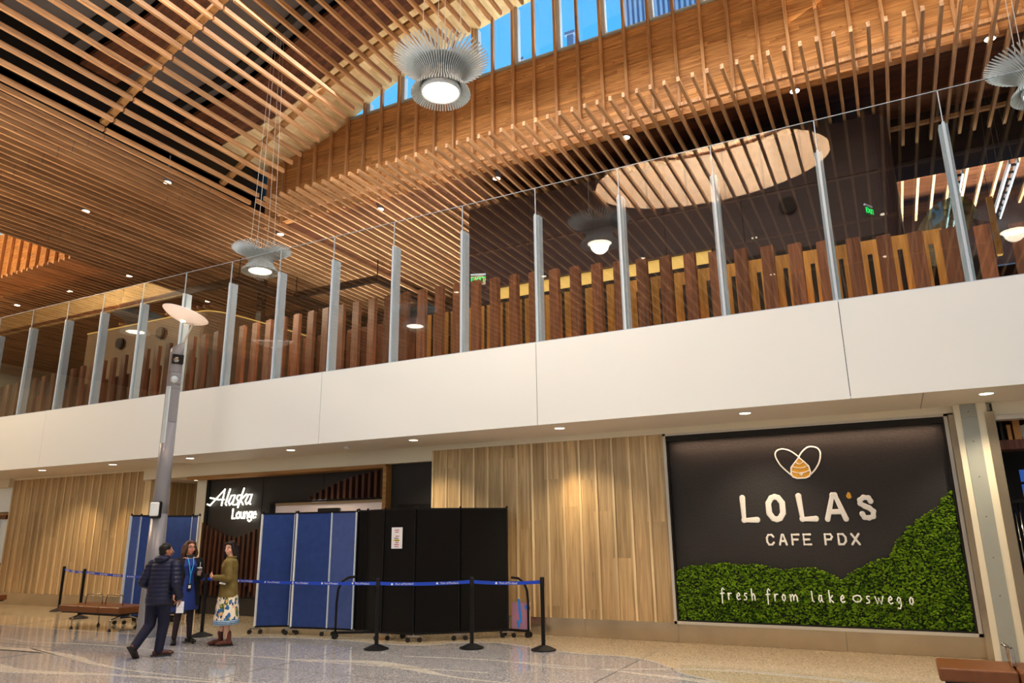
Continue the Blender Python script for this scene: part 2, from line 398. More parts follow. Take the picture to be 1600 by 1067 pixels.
ribbon([(-22, 7.2), (-13.81, 7.82), (-13.07, 7.89), (-12.15, 7.82), (-11.45, 7.69), (-10.54, 7.40), (-9.69, 7.25), (-8.57, 7.2), (-7.53, 7.22), (-5, 7.4)],
       [(-22, 6.95), (-13.44, 7.62), (-12.53, 7.7), (-11.74, 7.56), (-10.99, 7.39), (-10.08, 7.24), (-9.62, 7.2), (-8.57, 7.175), (-7.53, 7.2), (-5, 7.38)])
ribbon([(-14, 6.95), (-11.94, 6.80), (-11.22, 6.67), (-10.57, 6.72), (-9.77, 6.88), (-9.13, 7.00), (-7.76, 7.1), (-6, 7.0)],
       [(-14, 6.6), (-11.94, 6.5), (-11.2, 6.42), (-10.68, 6.52), (-10.09, 6.67), (-9.5, 6.85), (-7.76, 7.07), (-6, 6.98)])
ribbon([(-20, 8.6), (-15.06, 8.51), (-13.99, 8.4), (-12.89, 8.6), (-12.07, 8.66), (-10.40, 8.65), (-8.82, 8.79), (-7.65, 8.80), (-5, 9.0)],
       [(-20, 8.56), (-15.06, 8.48), (-13.99, 8.37), (-12.89, 8.57), (-12.07, 8.63), (-10.40, 8.62), (-8.82, 8.76), (-7.65, 8.77), (-5, 8.98)])
ribbon([(-8.17, 8.82), (-7.48, 9.00), (-6.90, 9.16), (-6.33, 9.06), (-5.87, 8.87), (-5.33, 8.62), (-4.67, 8.52), (-3.4, 8.5)],
       [(-8.17, 8.79), (-7.40, 8.91), (-6.91, 8.94), (-6.32, 8.82), (-5.74, 8.66), (-5.30, 8.56), (-4.67, 8.49), (-3.4, 8.48)])
ribbon([(-6.8, 9.7), (-5.4, 9.9), (-4.25, 9.72), (-3.58, 9.9), (-2.19, 10.42), (0, 10.2), (3, 10)], [(-6.8, 9.67), (-5.4, 9.87), (-4.25, 9.68), (-3.58, 9.85), (-2.19, 10.3), (0, 10.05), (3, 9.9)])
ribbon([(-5, 9.9), (-3.55, 9.80), (-3.13, 9.73), (-2.56, 9.66), (-2.18, 9.56), (-1, 9.2)], [(-5, 9.87), (-3.55, 9.76), (-3.13, 9.64), (-2.56, 9.52), (-2.18, 9.40), (-1, 8.9)])
ribbon(edge, [(x, y-.045) for x, y in edge])
for xj in (-21.5, -17, -12.5, -8, -3.5, 1.0):
    struct('floor_joint', B(xj-.004, xj+.004, -8, YW, -.01, .0035), 'shadow_gap')
for yj in (8.1, 3.6):
    struct('floor_joint', B(-30, 8, yj-.004, yj+.004, -.01, .0036), 'shadow_gap')

# outer enclosure
struct('wall_left', B(-46.3, -46, -16, 30, -.3, 18), 'cream_paint')
struct('wall_right', B(14, 14.3, -16, 30, -.3, 12), 'cream_paint')
struct('wall_behind', B(-46, 14, -16.3, -16, -.3, 18), 'cream_paint')
struct('wall_far', B(-46, 14, 30, 30.3, 4.5, 12.4), 'dark_wall')

# balcony: white fascia of long panels with open joints, soffit, slab
fa = struct('wall_fascia', B(-46, 14, YG+.012, YG+.2, 3.52, 4.88), 'shadow_gap')
sx = [-46, -37, -28, -18.85, -9.825, -5.115, -.36, 4.3, 9, 14]
for a, b in zip(sx, sx[1:]): obj('panel', B(a+.005, b-.005, YG, YG+.02, 3.485, 4.9), 'white_paint', fa)
sf = struct('ceiling_soffit', B(-46, 14, YG+.02, YW+3.2, 3.5, 3.62), 'soffit_paint')
for x in (.52, -15.35): obj('joint', B(x-.004, x+.004, YG+.03, YW, 3.497, 3.51), 'shadow_gap', sf)
obj('joint', B(-46, 14, YG+.022, YG+.05, 3.494, 3.51), 'shadow_gap', sf)
struct('floor_upper', B(-46, 14, YG+.03, 30, 4.55, 4.89), 'soffit_paint')
struct('wall_behind_shops', B(-46, 14, 16.2, 16.4, 0, 4.6), 'cream_paint')

# shop front ------------------------------------------------------
def board_wall(name, x0, x1, y, z0, z1, pitch):
    o = struct(name, B(x0, x1, y, y+.25, z0, z1), 'oak')
    n = max(1, round((x1-x0)/pitch)); p = (x1-x0)/n; rr = random.Random(5)
    for i in range(n):
        x = x0+i*p; d = rr.choice((.022, .03, .036))
        obj('batten', B(x-.02, x+.02, y-d, y+.002, z0, z1), 'oak_batten', o)
    return o
board_wall('wall_oak_right', -8.24, -3.47, YW, .30, 3.40, .318)
struct('trim_1', B(-8.24, 1.4, YW-.05, YW+.2, 3.40, 3.5), 'cream_paint')
board_wall('wall_oak_left', -23.2, -17.35, 12.85, .31, 3.45, .3)
obj('end_post', B(-17.35, -17.1, 12.83, 13.1, .31, 3.45), 'oak_batten', bpy.data.objects['wall_oak_left'])
struct('trim_2', B(-23.2, -17.1, 12.8, 13.05, 3.45, 3.5), 'cream_paint')
struct('trim_3', B(-17.1, -16.75, 12.6, 12.9, 3.3, 3.51), 'cream_paint')
# stainless skirting in lengths
def skirt(name, xs, y, z1):
    o = struct(name, B(xs[0], xs[-1], y+.01, y+.2, 0, z1-.003), 'shadow_gap')
    for a, b in zip(xs, xs[1:]): obj('plate', B(a+.002, b-.002, y, y+.015, .004, z1), 'steel', o)
skirt('baseboard_right', [-8.24, -6.9, -5.05, -3.42, -.9, .86], YW-.01, .30)
skirt('baseboard_left', [-23.2, -21.1, -19.1, -17.1], 12.82, .31)
# middle stretch: bulkhead, recess, lounge portal
struct('trim_4', B(-17.1, -8.24, YW, YW+.25, 3.2, 3.505), 'cream_paint')
struct('trim_5', B(-46, -23.2, YW+.1, YW+.4, 3.25, 3.505), 'cream_paint')
struct('ceiling_recess', B(-17.35, -15.2, YW+.2, 16.3, 3.2, 3.3), 'soffit_paint')
rw = struct('wall_recess', B(-17.6, -17.33, 12.95, 16.3, 0, 3.2), 'oak')
for i in range(12): obj('batten', B(-17.34, -17.315, 13.05+i*.27, 13.08+i*.27, 0, 3.2), 'oak_batten', rw)
struct('wall_recess_back', B(-17.4, -15.3, 16.0, 16.2, 0, 3.2), 'cream_paint')
struct('wall_jamb', B(-15.5, -15.18, 12.93, 16.2, 0, 3.2), 'cream_paint')
struct('trim_6', B(-15.45, -9.43, 12.56, 13.3, 3.13, 3.2), 'trim_wood')
struct('trim_7', B(-9.49, -9.40, 12.56, 13.2, 0, 3.14), 'trim_wood')
sw = struct('wall_sign', B(-15.18, -13.02, 12.98, 13.2, 0, 3.13), 'charcoal')
obj('edge_strip', B(-15.2, -15.08, 12.95, 13.0, 0, 3.13), 'black_metal', sw)
obj('joint', B(-13.32, -13.31, 12.973, 12.99, 0, 3.13), 'black', sw)
obj('base_panel', B(-15.0, -13.02, 12.94, 12.98, 0, .38), 'charcoal', sw)
pw = struct('wall_portal', B(-13.02, -9.49, 12.98, 13.2, 2.52, 3.13), 'charcoal')
obj('joint', B(-11.45, -11.44, 12.973, 12.99, 2.52, 3.13), 'black', pw)
obj('joint', B(-13.02, -9.49, 12.93, 12.99, 2.50, 2.53), 'black', pw)
struct('wall_portal_right', B(-9.40, -8.26, 12.75, 13.2, 0, 3.2), 'charcoal')
struct('trim_8', B(-9.2, -8.34, 12.72, 12.76, 2.22, 2.36), 'black')
# automatic glass door under the portal
dr = struct('door_1', B(-13.02, -12.9, 12.95, 13.1, 0, 2.5), 'black_metal')
obj('header', B(-12.9, -9.49, 12.98, 13.08, 2.44, 2.5), 'steel', dr)
obj('transom', B(-12.9, -9.49, 13.02, 13.05, 2.12, 2.44), 'dish_pink', dr)
obj('door_leaf', B(-12.9, -11.2, 13.0, 13.03, 0, 2.15), 'window_glass', dr)
obj('door_leaf', B(-11.2, -9.49, 13.06, 13.09, 0, 2.15), 'window_glass', dr)
obj('motion_sensor', B(-11.55, -10.95, 12.93, 13.0, 2.27, 2.35), 'black', dr, bevel=.015)
obj('notice', B(-11.75, -11.35, 12.955, 12.975, 2.49, 2.57), 'paper', dr)
struct('wall_lounge_inside', B(-13.4, -9.2, 15.9, 16, 0, 3.1), 'cream_paint')
struct('wall_lounge_side', B(-9.3, -9.2, 13.2, 15.9, 0, 3.1), 'charcoal')
# organ of walnut rods over the door, and a lower one beside it
og = thing('wood_rod_screen', (-10.7, 12.98, 2.52), 'rising row of thirteen short walnut rods over the lounge door', 'wall decoration')
hts = [.07, .15, .21, .27, .33, .38, .42, .46, .49, .52, .54, .56, .575]
for i, h in enumerate(hts): obj('rod', B(-.035, .035, -.14, 0, .02, .02+h), 'rod_dark', og, loc=(-1.05+i*.169, 0, 0))
og2 = thing('wood_rod_screen', (-14.1, 12.94, 0), 'two-layered walnut rods dipping in a curve below the glowing sign', 'wall decoration')
for i in range(13):
    x = -.98+i*.157; t = abs(i-7)/7; z1 = 1.74+.36*t**1.3
    obj('rod', B(-.028, .028, -.09, -.03, .42+.12*((i*5) % 3), z1), 'rod_dark', og2, loc=(x, 0, 0))
    if i < 12: obj('rod', B(-.028, .028, -.04, 0, .42, z1-.38), 'rod_dark', og2, loc=(x+.078, 0, 0))

# moss mural ------------------------------------------------------
mu = thing('cafe_mural', (-1.32, YW, .3), 'large black cafe sign with a green moss hillside and pale lettering', 'sign')
def W(x, y, z): return (x+1.32, y-YW, z-.3)
def mbox(x0, x1, y0, y1, z0, z1): return B(x0+1.32, x1+1.32, y0-YW, y1-YW, z0-.3, z1-.3)
obj('back_panel', mbox(-3.43, .8, YW+.10, YW+.14, .3, 3.36), 'mural_black', mu)
fr = MB()
for a in ((-3.47, -3.425, YW-.04, YW+.1, .285, 3.4), (.80, .85, YW-.04, YW+.1, .285, 3.4), (-3.47, .85, YW-.04, YW+.1, .285, .33), (-3.47, .85, YW-.04, YW+.1, 3.36, 3.4)):
    fr.box(a[0]+1.32, a[1]+1.32, a[2]-YW, a[3]-YW, a[4]-.3, a[5]-.3)
obj('frame', fr, 'steel_trim', mu)
fi = MB()
for a in ((-3.425, -3.40, YW-.02, YW+.1, .33, 3.36), (.77, .80, YW-.02, YW+.1, .33, 3.36), (-3.4, .8, YW-.02, YW+.1, .33, .35), (-3.4, .8, YW-.03, YW+.1, 3.27, 3.36)):
    fi.box(a[0]+1.32, a[1]+1.32, a[2]-YW, a[3]-YW, a[4]-.3, a[5]-.3)
obj('inner_frame', fi, 'black', mu)
ml = [(-3.4, 1.08), (-3.36, 1.11), (-3.12, 1.19), (-2.93, 1.20), (-2.6, 1.24), (-2.3, 1.21), (-2.0, 1.21), (-1.72, 1.14), (-1.44, 1.16), (-1.12, 1.15), (-.95, 1.05), (-.84, 1.0), (-.76, 1.08), (-.67, 1.14), (-.44, 1.26), (-.18, 1.33), (-.07, 1.53), (.13, 1.76), (.32, 1.91), (.54, 2.02), (.62, 2.16), (.70, 2.24), (.77, 2.28)]
S = 1.009
def mz(z): return 1.75+(z-1.75)*S
def moss_top(x):
    for (a, b), (c, d) in zip(ml, ml[1:]):
        if a*S <= x <= c*S: return mz(b+(d-b)*(x/S-a)/(c-a))
    return 2.3
obj('moss_bed', MB().prism([(-3.4+1.32, .05)]+[(x*S+1.32, mz(z)-.34) for x, z in ml[1:-1]]+[(.77+1.32, 2.0), (.77+1.32, .05)], .03, .1), 'moss_base', mu)
mm = MB(); rr = random.Random(3); oc = [(1, 0, 0), (-1, 0, 0), (0, 1, 0), (0, -1, 0), (0, 0, 1), (0, 0, -1)]
bmt = bmesh.new(); bmesh.ops.create_icosphere(bmt, subdivisions=1, radius=1); iv = [v.co.copy() for v in bmt.verts]; ifc = [tuple(v.index for v in f.verts) for f in bmt.faces]; bmt.free()
x = -3.39
while x < .78:
    z = .355
    while z < moss_top(x)+.015:
        r = rr.uniform(.013, .025); cx = x+rr.uniform(-.013, .013); cz = z+rr.uniform(-.013, .013); dy = rr.uniform(-.012, .02)
        if cx > .765 or cz < .35: z += .026; continue
        a = rr.uniform(0, 6.28); ca, sa = math.cos(a), math.sin(a)
        mm.add([(cx+1.32+r*(v.x*ca-v.z*sa)*1.1, .03+dy+r*v.y, cz-.3+r*(v.x*sa+v.z*ca)*.9) for v in iv], ifc)
        z += .026
    x += .026
mo = obj('moss', mm, 'moss', mu, smooth=True); mo['kind'] = 'stuff'; mo['label'] = 'bumpy green preserved moss'
def PX(pts): return [((x*S)+1.32, mz(z)-.3) for x, z in pts]
def LT(name, strokes, wd, mat, y=.09, depth=.004, closed=(), label=None):
    o = link(name, strokes_mesh([PX(s) for s in strokes], wd, (0, y, 0), (1, 0, 0), (0, 0, 1), depth, closed), mat, mu)
    if label: o['label'] = label
    return o
h0, h1 = 1.915, 2.27
LT('letter', [[(-2.215, h1), (-2.215, h0), (-2.01, h0)]], .095, 'letter_white')
def oval(cx, cz, rx, rz, n=18, a0=0, a1=360): return [(cx+rx*math.cos(math.radians(a0+(a1-a0)*i/n)), cz+rz*math.sin(math.radians(a0+(a1-a0)*i/n))) for i in range(n+1)]
def octo(cx, cz, rx, rz): return [(cx-rx, cz-rz*.45), (cx-rx, cz+rz*.45), (cx-rx*.5, cz+rz*.9), (cx, cz+rz), (cx+rx*.5, cz+rz*.9), (cx+rx, cz+rz*.45), (cx+rx, cz-rz*.45), (cx+rx*.5, cz-rz*.9), (cx, cz-rz), (cx-rx*.5, cz-rz*.9), (cx-rx, cz-rz*.45)]
LT('letter', [octo(-1.71, (h0+h1)/2, .105, (h1-h0)/2)], .095, 'letter_white')
LT('letter', [[(-1.35, h1), (-1.325, h0), (-1.13, h0)]], .095, 'letter_white')
LT('letter', [[(-.96, h0-.01), (-.855, h1), (-.82, h1), (-.70, h0-.01)], [(-.90, h0+.10), (-.77, h0+.10)]], .085, 'letter_white')
LT('letter', [[(-.33, h1-.11), (-.355, h1-.06), (-.42, h1-.05), (-.475, h1-.09), (-.475, h1-.14), (-.42, h1-.18), (-.36, h1-.21), (-.31, h1-.26), (-.32, h0+.02), (-.38, h0), (-.44, h0+.01), (-.465, h0+.06)]], .085, 'letter_white')
ap = MB().prism([(1.32+S*(-.62+.035*math.sin(t)*(1.15 if math.cos(t) < 0 else .8)), mz(2.255+.05*math.cos(t))-.3) for t in [2*PI*i/16 for i in range(16)]], .08, .1)
obj('apostrophe', ap, 'gold', mu)
cz = 1.605
def small(gl, x, w=.10, h=.15):
    g = {'C': [[(1, .8), (.75, 1), (.25, 1), (0, .7), (0, .3), (.25, 0), (.75, 0), (1, .2)]], 'A': [[(0, 0), (.4, 1), (.6, 1), (1, 0)], [(.2, .35), (.8, .35)]],
         'F': [[(0, 0), (0, 1), (1, 1)], [(0, .5), (.8, .5)]], 'E': [[(1, 0), (0, 0), (0, 1), (1, 1)], [(0, .5), (.8, .5)]],
         'P': [[(0, 0), (0, 1), (.8, 1), (1, .75), (.8, .48), (0, .48)]], 'D': [[(0, 0), (0, 1), (.65, 1), (1, .7), (1, .3), (.65, 0), (0, 0)]], 'X': [[(0, 0), (1, 1)], [(0, 1), (1, 0)]]}[gl]
    LT('letter', [[(x+a*w, cz-h/2+b*h) for a, b in s] for s in g], .034, 'letter_white')
for ch, xx in zip('CAFEPDX', (-1.89, -1.70, -1.51, -1.34, -1.03, -.84, -.655)): small(ch, xx)
# bee-hive and wings
hx, hzz = -1.29, 2.62
LT('wing_outline', [smooth_line([(-1.28, 2.88), (-1.38, 2.97), (-1.5, 3.02), (-1.60, 3.0), (-1.635, 2.92), (-1.58, 2.78), (-1.50, 2.68), (-1.42, 2.60)], 4)], .024, 'letter_white')
LT('wing_outline', [smooth_line([(-1.28, 2.88), (-1.22, 2.96), (-1.12, 3.03), (-1.0, 3.01), (-.955, 2.93), (-.98, 2.80), (-1.05, 2.68), (-1.13, 2.60)], 4)], .024, 'letter_white')
hv = [(-1.28, 2.87), (-1.35, 2.79), (-1.41, 2.72), (-1.42, 2.62), (-1.40, 2.57), (-1.34, 2.545), (-1.21, 2.545), (-1.15, 2.57), (-1.13, 2.63), (-1.15, 2.73), (-1.21, 2.80)]
obj('hive', MB().prism(PX(hv), .085, .1), 'gold', mu)
LT('hive_outline', [hv+[hv[0]]], .024, 'letter_white', y=.083)
for zz, ww in ((2.80, .055), (2.735, .12), (2.66, .135)):
    LT('hive_line', [[(-1.28-ww, zz), (-1.28-ww*.5, zz-.025), (-1.28, zz-.035), (-1.28+ww*.5, zz-.025), (-1.28+ww, zz)]], .013, 'letter_white', y=.082)
LT('hive_door', [[(-1.27, 2.63), (-1.25, 2.61), (-1.27, 2.59), (-1.29, 2.61), (-1.27, 2.63)]], .02, 'letter_white', y=.082)
# slogan in brush hand-writing
G = {'f': [[(.85, .95), (.6, 1.1), (.42, .95), (.4, .3), (.38, -.35)], [(.1, .55), (.8, .6)]], 'r': [[(.1, .6), (.15, 0)], [(.15, .35), (.4, .6), (.7, .6)]],
     'e': [[(.12, .3), (.6, .38), (.7, .5), (.5, .66), (.2, .5), (.12, .2), (.35, 0), (.75, .08)]], 's': [[(.7, .62), (.35, .62), (.25, .45), (.65, .25), (.6, .05), (.15, 0)]],
     'h': [[(.15, 1.05), (.2, 0)], [(.2, .35), (.5, .6), (.7, .45), (.75, 0)]], 'o': [[(.4, .62), (.15, .4), (.2, .1), (.45, 0), (.7, .2), (.68, .5), (.4, .62)]],
     'm': [[(.1, .6), (.15, 0)], [(.15, .35), (.38, .62), (.5, .5), (.5, .1)], [(.5, .35), (.75, .62), (.9, .45), (.95, 0)]], 'l': [[(.3, .95), (.35, .1), (.6, 0)]],
     'a': [[(.7, .55), (.35, .6), (.15, .25), (.35, 0), (.65, .2), (.7, .6), (.75, .1), (.9, 0)]], 'k': [[(.2, 1.05), (.2, 0)], [(.75, .6), (.25, .3), (.8, 0)]],
     'O': [[(.5, .8), (.05, .65), (-.02, .35), (.3, .1), (.75, .15), (.95, .45), (.8, .72), (.5, .8)]], 'w': [[(.05, .6), (.25, 0), (.45, .45), (.7, 0), (.95, .65)]],
     'g': [[(.7, .5), (.4, .6), (.15, .35), (.4, .1), (.7, .45), (.72, -.1), (.5, -.4), (.2, -.35)]]}
sp = [(1126, 'f'), (1138, 'r'), (1151, 'e'), (1162, 's'), (1174, 'h'), (1197, 'f'), (1210, 'r'), (1221.5, 'o'), (1234, 'm'), (1266.5, 'l'), (1278, 'a'), (1294.6, 'k'), (1312.6, 'e'), (1333, 'O'), (1352, 's'), (1366.6, 'w'), (1387, 'e'), (1400, 'g'), (1419.5, 'o')]
for X, (q, ch) in zip([-2.677, -2.557, -2.427, -2.319, -2.201, -1.979, -1.856, -1.747, -1.63, -1.331, -1.227, -1.078, -0.918, -0.74, -0.577, -0.452, -0.281, -0.173, -0.013], sp):
    LT('slogan_letter', [[(X+.008+a*(.078, .118)[ch in 'mwO'], .70+b*(.155, .135)[ch in 'O']) for a, b in s] for s in G[ch]], .021, 'slogan_white', y=-.045, depth=.008)
# warm strip light inside the head of the frame
area('mural_strip', (-1.3, YW-.04, 3.24), (-1.3, YW+.12, 2.6), 4.0, .03, 26, (1, .70, .46), False)

# column beside the mural
cl = struct('wall_column', B(.93, 1.34, 12.38, 13.0, 0, 3.5), 'cream_paint')
obj('grey_panel', B(1.01, 1.21, 12.365, 12.39, 0, 3.3), 'grey_panel', cl)
obj('grey_panel', B(1.01, 1.21, 12.367, 12.39, 3.303, 3.49), 'grey_panel', cl)
obj('steel_strip', B(.855, .93, 12.40, 12.7, 0, 3.36), 'steel', cl)
obj('steel_strip', B(1.30, 1.42, 12.34, 12.7, 0, 3.36), 'steel', cl)
for z in (3.38, 2.95, 2.45, 1.9, 1.35, .85): obj('screw', MB().cyl((1.11, 12.36, z), (1.11, 12.37, z), .008, 8), 'black', cl)
# cafe bay right of the column
struct('trim_9', B(1.42, 6, 12.45, 12.7, 3.30, 3.5), 'cream_paint')
struct('trim_10', B(1.42, 6, 12.40, 12.6, 3.24, 3.30), 'steel_trim')
struct('wall_cafe_back', B(1.3, 8, 15.2, 15.4, 0, 3.5), 'black')
struct('wall_cafe_side', B(1.30, 1.4, 12.7, 15.2, 0, 3.5), 'black')
struct('ceiling_cafe', B(1.3, 8, 12.6, 15.4, 3.45, 3.5), 'black')
sh = thing('wall_shelf', (2.6, 13.35, 2.88), 'dark wooden shelf high in the cafe bay at the right edge', 'shelf')
obj('plank', B(-1.2, 1.6, -.2, .25, 0, .14), 'walnut', sh); obj('back_rail', B(-1.2, 1.6, .2, .25, .36, .5), 'walnut', sh)
obj('hanger', B(-1.15, -1.1, .1, .22, .14, .57), 'black_metal', sh)
for i, (x, y, w_, h, lab) in enumerate(((1.56, 13.2, .04, .34, 'dark upright box at the left end of the cafe shelf'), (1.66, 13.25, .05, .22, 'small cardboard box on the cafe shelf beside the taller one'), (1.76, 13.25, .09, .32, 'tall cardboard box on the cafe shelf'))):
    b = thing('storage_box', (x, y, 3.02), lab, 'box')
    obj('carton', B(-w_/2, w_/2, -.1, .12, 0, h), 'box_card' if i else 'charcoal', b, bevel=.004); obj('lid', B(-w_/2-.003, w_/2+.003, -.103, .123, h-.04, h+.003), 'box_card' if i else 'charcoal', b)
tr = thing('metal_tray', (2.0, 13.3, 3.02), 'blue grey metal tray leaning on the cafe shelf', 'tray')
obj('pan', MB().obox((0, 0, .13), (.16, 0, .05), (0, .012, 0), (-.03, 0, .11)), 'aluminium', tr); obj('rim', MB().obox((0, -.015, .13), (.18, 0, .056), (0, .005, 0), (-.034, 0, .126)), 'steel_trim', tr)
rk = thing('strip_curtain', (1.75, 13.0, 0), 'row of shiny upright rods hanging in the dark cafe bay', 'curtain')
for i in range(9): obj('rod', MB().cyl((-.22+i*.06, .04*math.sin(i), .7), (-.22+i*.06, .04*math.sin(i), 2.0+.1*math.sin(i*2)), .016, 10), 'chrome', rk, smooth=True)
obj('rail', B(-.3, .4, -.02, .06, 2.1, 2.14), 'black_metal', rk); 
mn = thing('menu_screens', (1.84, 13.6, 2.2), 'stack of small blue lit tiles in the dark cafe bay', 'screen')
pbr('screen_blue', (30, 60, 120), .3, emit=(40, 90, 180), es=.5)
for i in range(3): obj('tile', B(-.09, .09, 0, .02, .22-i*.22, .4-i*.22), 'screen_blue', mn)

# left window bay
wn = struct('window_1', B(-30, -23.25, 12.9, 12.98, 2.55, 3.25), 'window_white')
obj('rail', B(-30, -23.25, 12.85, 12.95, 2.42, 2.5), 'trim_wood', wn)
obj('pane', B(-30, -23.25, 12.93, 12.95, 0, 2.42), 'window_white', wn)
for i in range(6): obj('mullion', B(-23.9-i*1.1, -23.8-i*1.1, 12.84, 12.93, 0, 2.42), 'grey_panel', wn)
obj('bracket', B(-23.6, -23.3, 12.8, 12.9, 2.34, 2.46), 'walnut', wn)
obj('bracket', B(-23.6, -23.3, 12.8, 12.9, .95, 1.1), 'walnut', wn)

# exit-type plate on the bulkhead is plain; sensor and downlights in the soffit
def downlight(x, y, z, label, group, name='recessed_downlight', r=.085):
    t = thing(name, (x, y, z), label, 'light', group)
    obj('trim_ring', MB().lathe([(r, -.006), (r+.02, -.004), (r+.02, .0), (r, .0)], n=24, caps=False), 'plastic_white', t, smooth=False)
    obj('lens', MB().lathe([(r-.004, -.0075), (r-.004, -.003)], n=24), 'spot_glow', t)
    return t
dl = [(-19.73, 'over the left oak wall, left of two'), (-16.88, 'at the right end of the left oak wall'), (-14.17, 'above the recess beside the lamp post'), (-11.13, 'above the lounge doorway'), (-8.03, 'above the black partition'), (-4.99, 'over the middle of the right oak wall'), (-1.88, 'over the cafe mural'), (1.28, 'over the steel column right of the mural')]
for x, s_ in dl:
    downlight(x, 11.55, 3.5, 'recessed soffit downlight '+s_, 'soffit downlights')
    d = bpy.data.lights.new('soffit_spot', 'SPOT'); d.energy = 120; d.color = (1, .84, .62); d.spot_size = math.radians(100); d.spot_blend = .8; d.shadow_soft_size = .06
    o = bpy.data.objects.new('soffit_spot', d); COL.objects.link(o); o.location = (x, 11.55, 3.46); o.rotation_euler = (math.radians(14), 0, 0)
downlight(-16.13, 13.45, 3.2, 'recessed downlight in the low ceiling of the dark recess', 'soffit downlights')
# two warm wall washers on each oak wall
for x, y in ((-5.15, 11.6), (-19.3, 11.9), (-18.0, 11.9)):
    d = bpy.data.lights.new('wall_washer', 'SPOT'); d.energy = 60; d.color = (1, .70, .34); d.spot_size = math.radians(38); d.spot_blend = 1; d.shadow_soft_size = .03
    o = bpy.data.objects.new('wall_washer', d); COL.objects.link(o); o.location = (x, y, 3.44); o.rotation_euler = (Vector((x, YW+.1, 2.1))-Vector((x, y, 3.44))).to_track_quat('-Z', 'Y').to_euler()
sn = thing('ceiling_sensor', (-9.71, 11.65, 3.5), 'small white sensor box on the soffit between two downlights', 'sensor')
obj('housing', B(-.05, .05, -.05, .05, -.05, 0), 'plastic_white', sn, bevel=.01); obj('lens', MB().lathe([(.02, -.062), (.03, -.048)], n=16), 'plastic_white', sn)

# glowing lounge sign ------------------------------------------------
sg = thing('lounge_sign', (-14.2, 12.97, 2.2), 'white glowing script sign on the dark lounge wall', 'sign')
def SG(name, strokes, wd, x0, z0, sx_, sz_, slant=.35):
    pts = [[(x0+(a+slant*b)*sx_, z0+b*sz_) for a, b in s] for s in strokes]
    return link(name, strokes_mesh(pts, wd, (0, -.05, 0), (1, 0, 0), (0, 0, 1), .02), 'sign_glow', sg)
sa = .34
SG('letter', [[(-.75, .10), (-.45, .02), (.62, 1.05), (.72, .0)], [(-.62, .52), (.3, .38), (.8, .38)]], .036, -.62, .30, sa, .36, .3)
SG('letter', [[(0, 1.05), (-.02, .1), (.12, 0)]], .034, -.25, .30, sa, .36)
SG('letter', [[(.42, .62), (.1, .62), (0, .2), (.2, 0), (.42, .2), (.45, .62), (.45, .05), (.58, 0)]], .032, -.17, .30, sa, .36)
SG('letter', [[(.38, .62), (.12, .6), (.08, .42), (.36, .2), (.3, .02), (.0, .0)]], .032, .04, .30, sa, .36)
SG('letter', [[(.05, 1.05), (.0, -.18)], [(.45, .66), (.05, .3), (.42, 0)]], .034, .20, .30, sa, .36)
SG('letter', [[(.42, .62), (.1, .62), (0, .2), (.2, 0), (.42, .2), (.45, .62), (.45, .05), (.58, 0)]], .032, .39, .30, sa, .36)
def SL(strokes, x): return SG('letter', strokes, .034, x, -.02, .20, .20, .05)
SL([[(0, 1.1), (0, 0), (.45, 0)]], .02)
SL([[(.35, .72), (.08, .6), (.0, .3), (.2, 0), (.5, .05), (.6, .4), (.35, .72)]], .15)
SL([[(0, .7), (0, .15), (.25, 0), (.5, .15), (.5, .7)], [(.5, .2), (.5, 0)]], .29)
SL([[(0, .7), (0, 0)], [(0, .5), (.3, .72), (.5, .5), (.5, 0)]], .42)
SL([[(.5, .65), (.2, .72), (0, .4), (.2, .1), (.5, .25), (.5, .7), (.5, -.2), (.25, -.38), (0, -.25)]], .55)
SL([[(0, .38), (.55, .38), (.4, .7), (.1, .65), (0, .3), (.2, 0), (.5, .08)]], .68)
# ================================================================ GLASS BARRIER ON THE BALCONY
gb = struct('wall_glass_barrier', B(-46, 14, YG+.03, YG+.10, 4.86, 4.92), 'aluminium')
mx_ = [-26.3, -24.8, -23.28, -21.75, -20.2, -18.65, -17.2, -15.7, -14.2, -12.70, -11.22, -9.73, -8.2, -6.62, -5.09, -3.52, -1.94, -.37, 1.28, 2.85, 4.4]
for a, b in zip(mx_, mx_[1:]):
    obj('pane', B(a+.006, b-.006, YG+.045, YG+.06, 4.9, 7.80), 'rail_glass', gb)
    obj('pane_edge', B(a+.006, b-.006, YG+.045, YG+.06, 7.80, 7.808), 'aluminium', gb)
for a in mx_:
    p = MB().box(a-.055, a+.055, YG+.07, YG+.22, 4.88, 7.28).box(a-.018, a+.018, YG+.02, YG+.08, 4.88, 7.29)
    obj('post', p, 'aluminium', gb)
    obj('pane_edge', B(a-.006, a+.006, YG+.042, YG+.063, 7.28, 7.80), 'aluminium', gb)

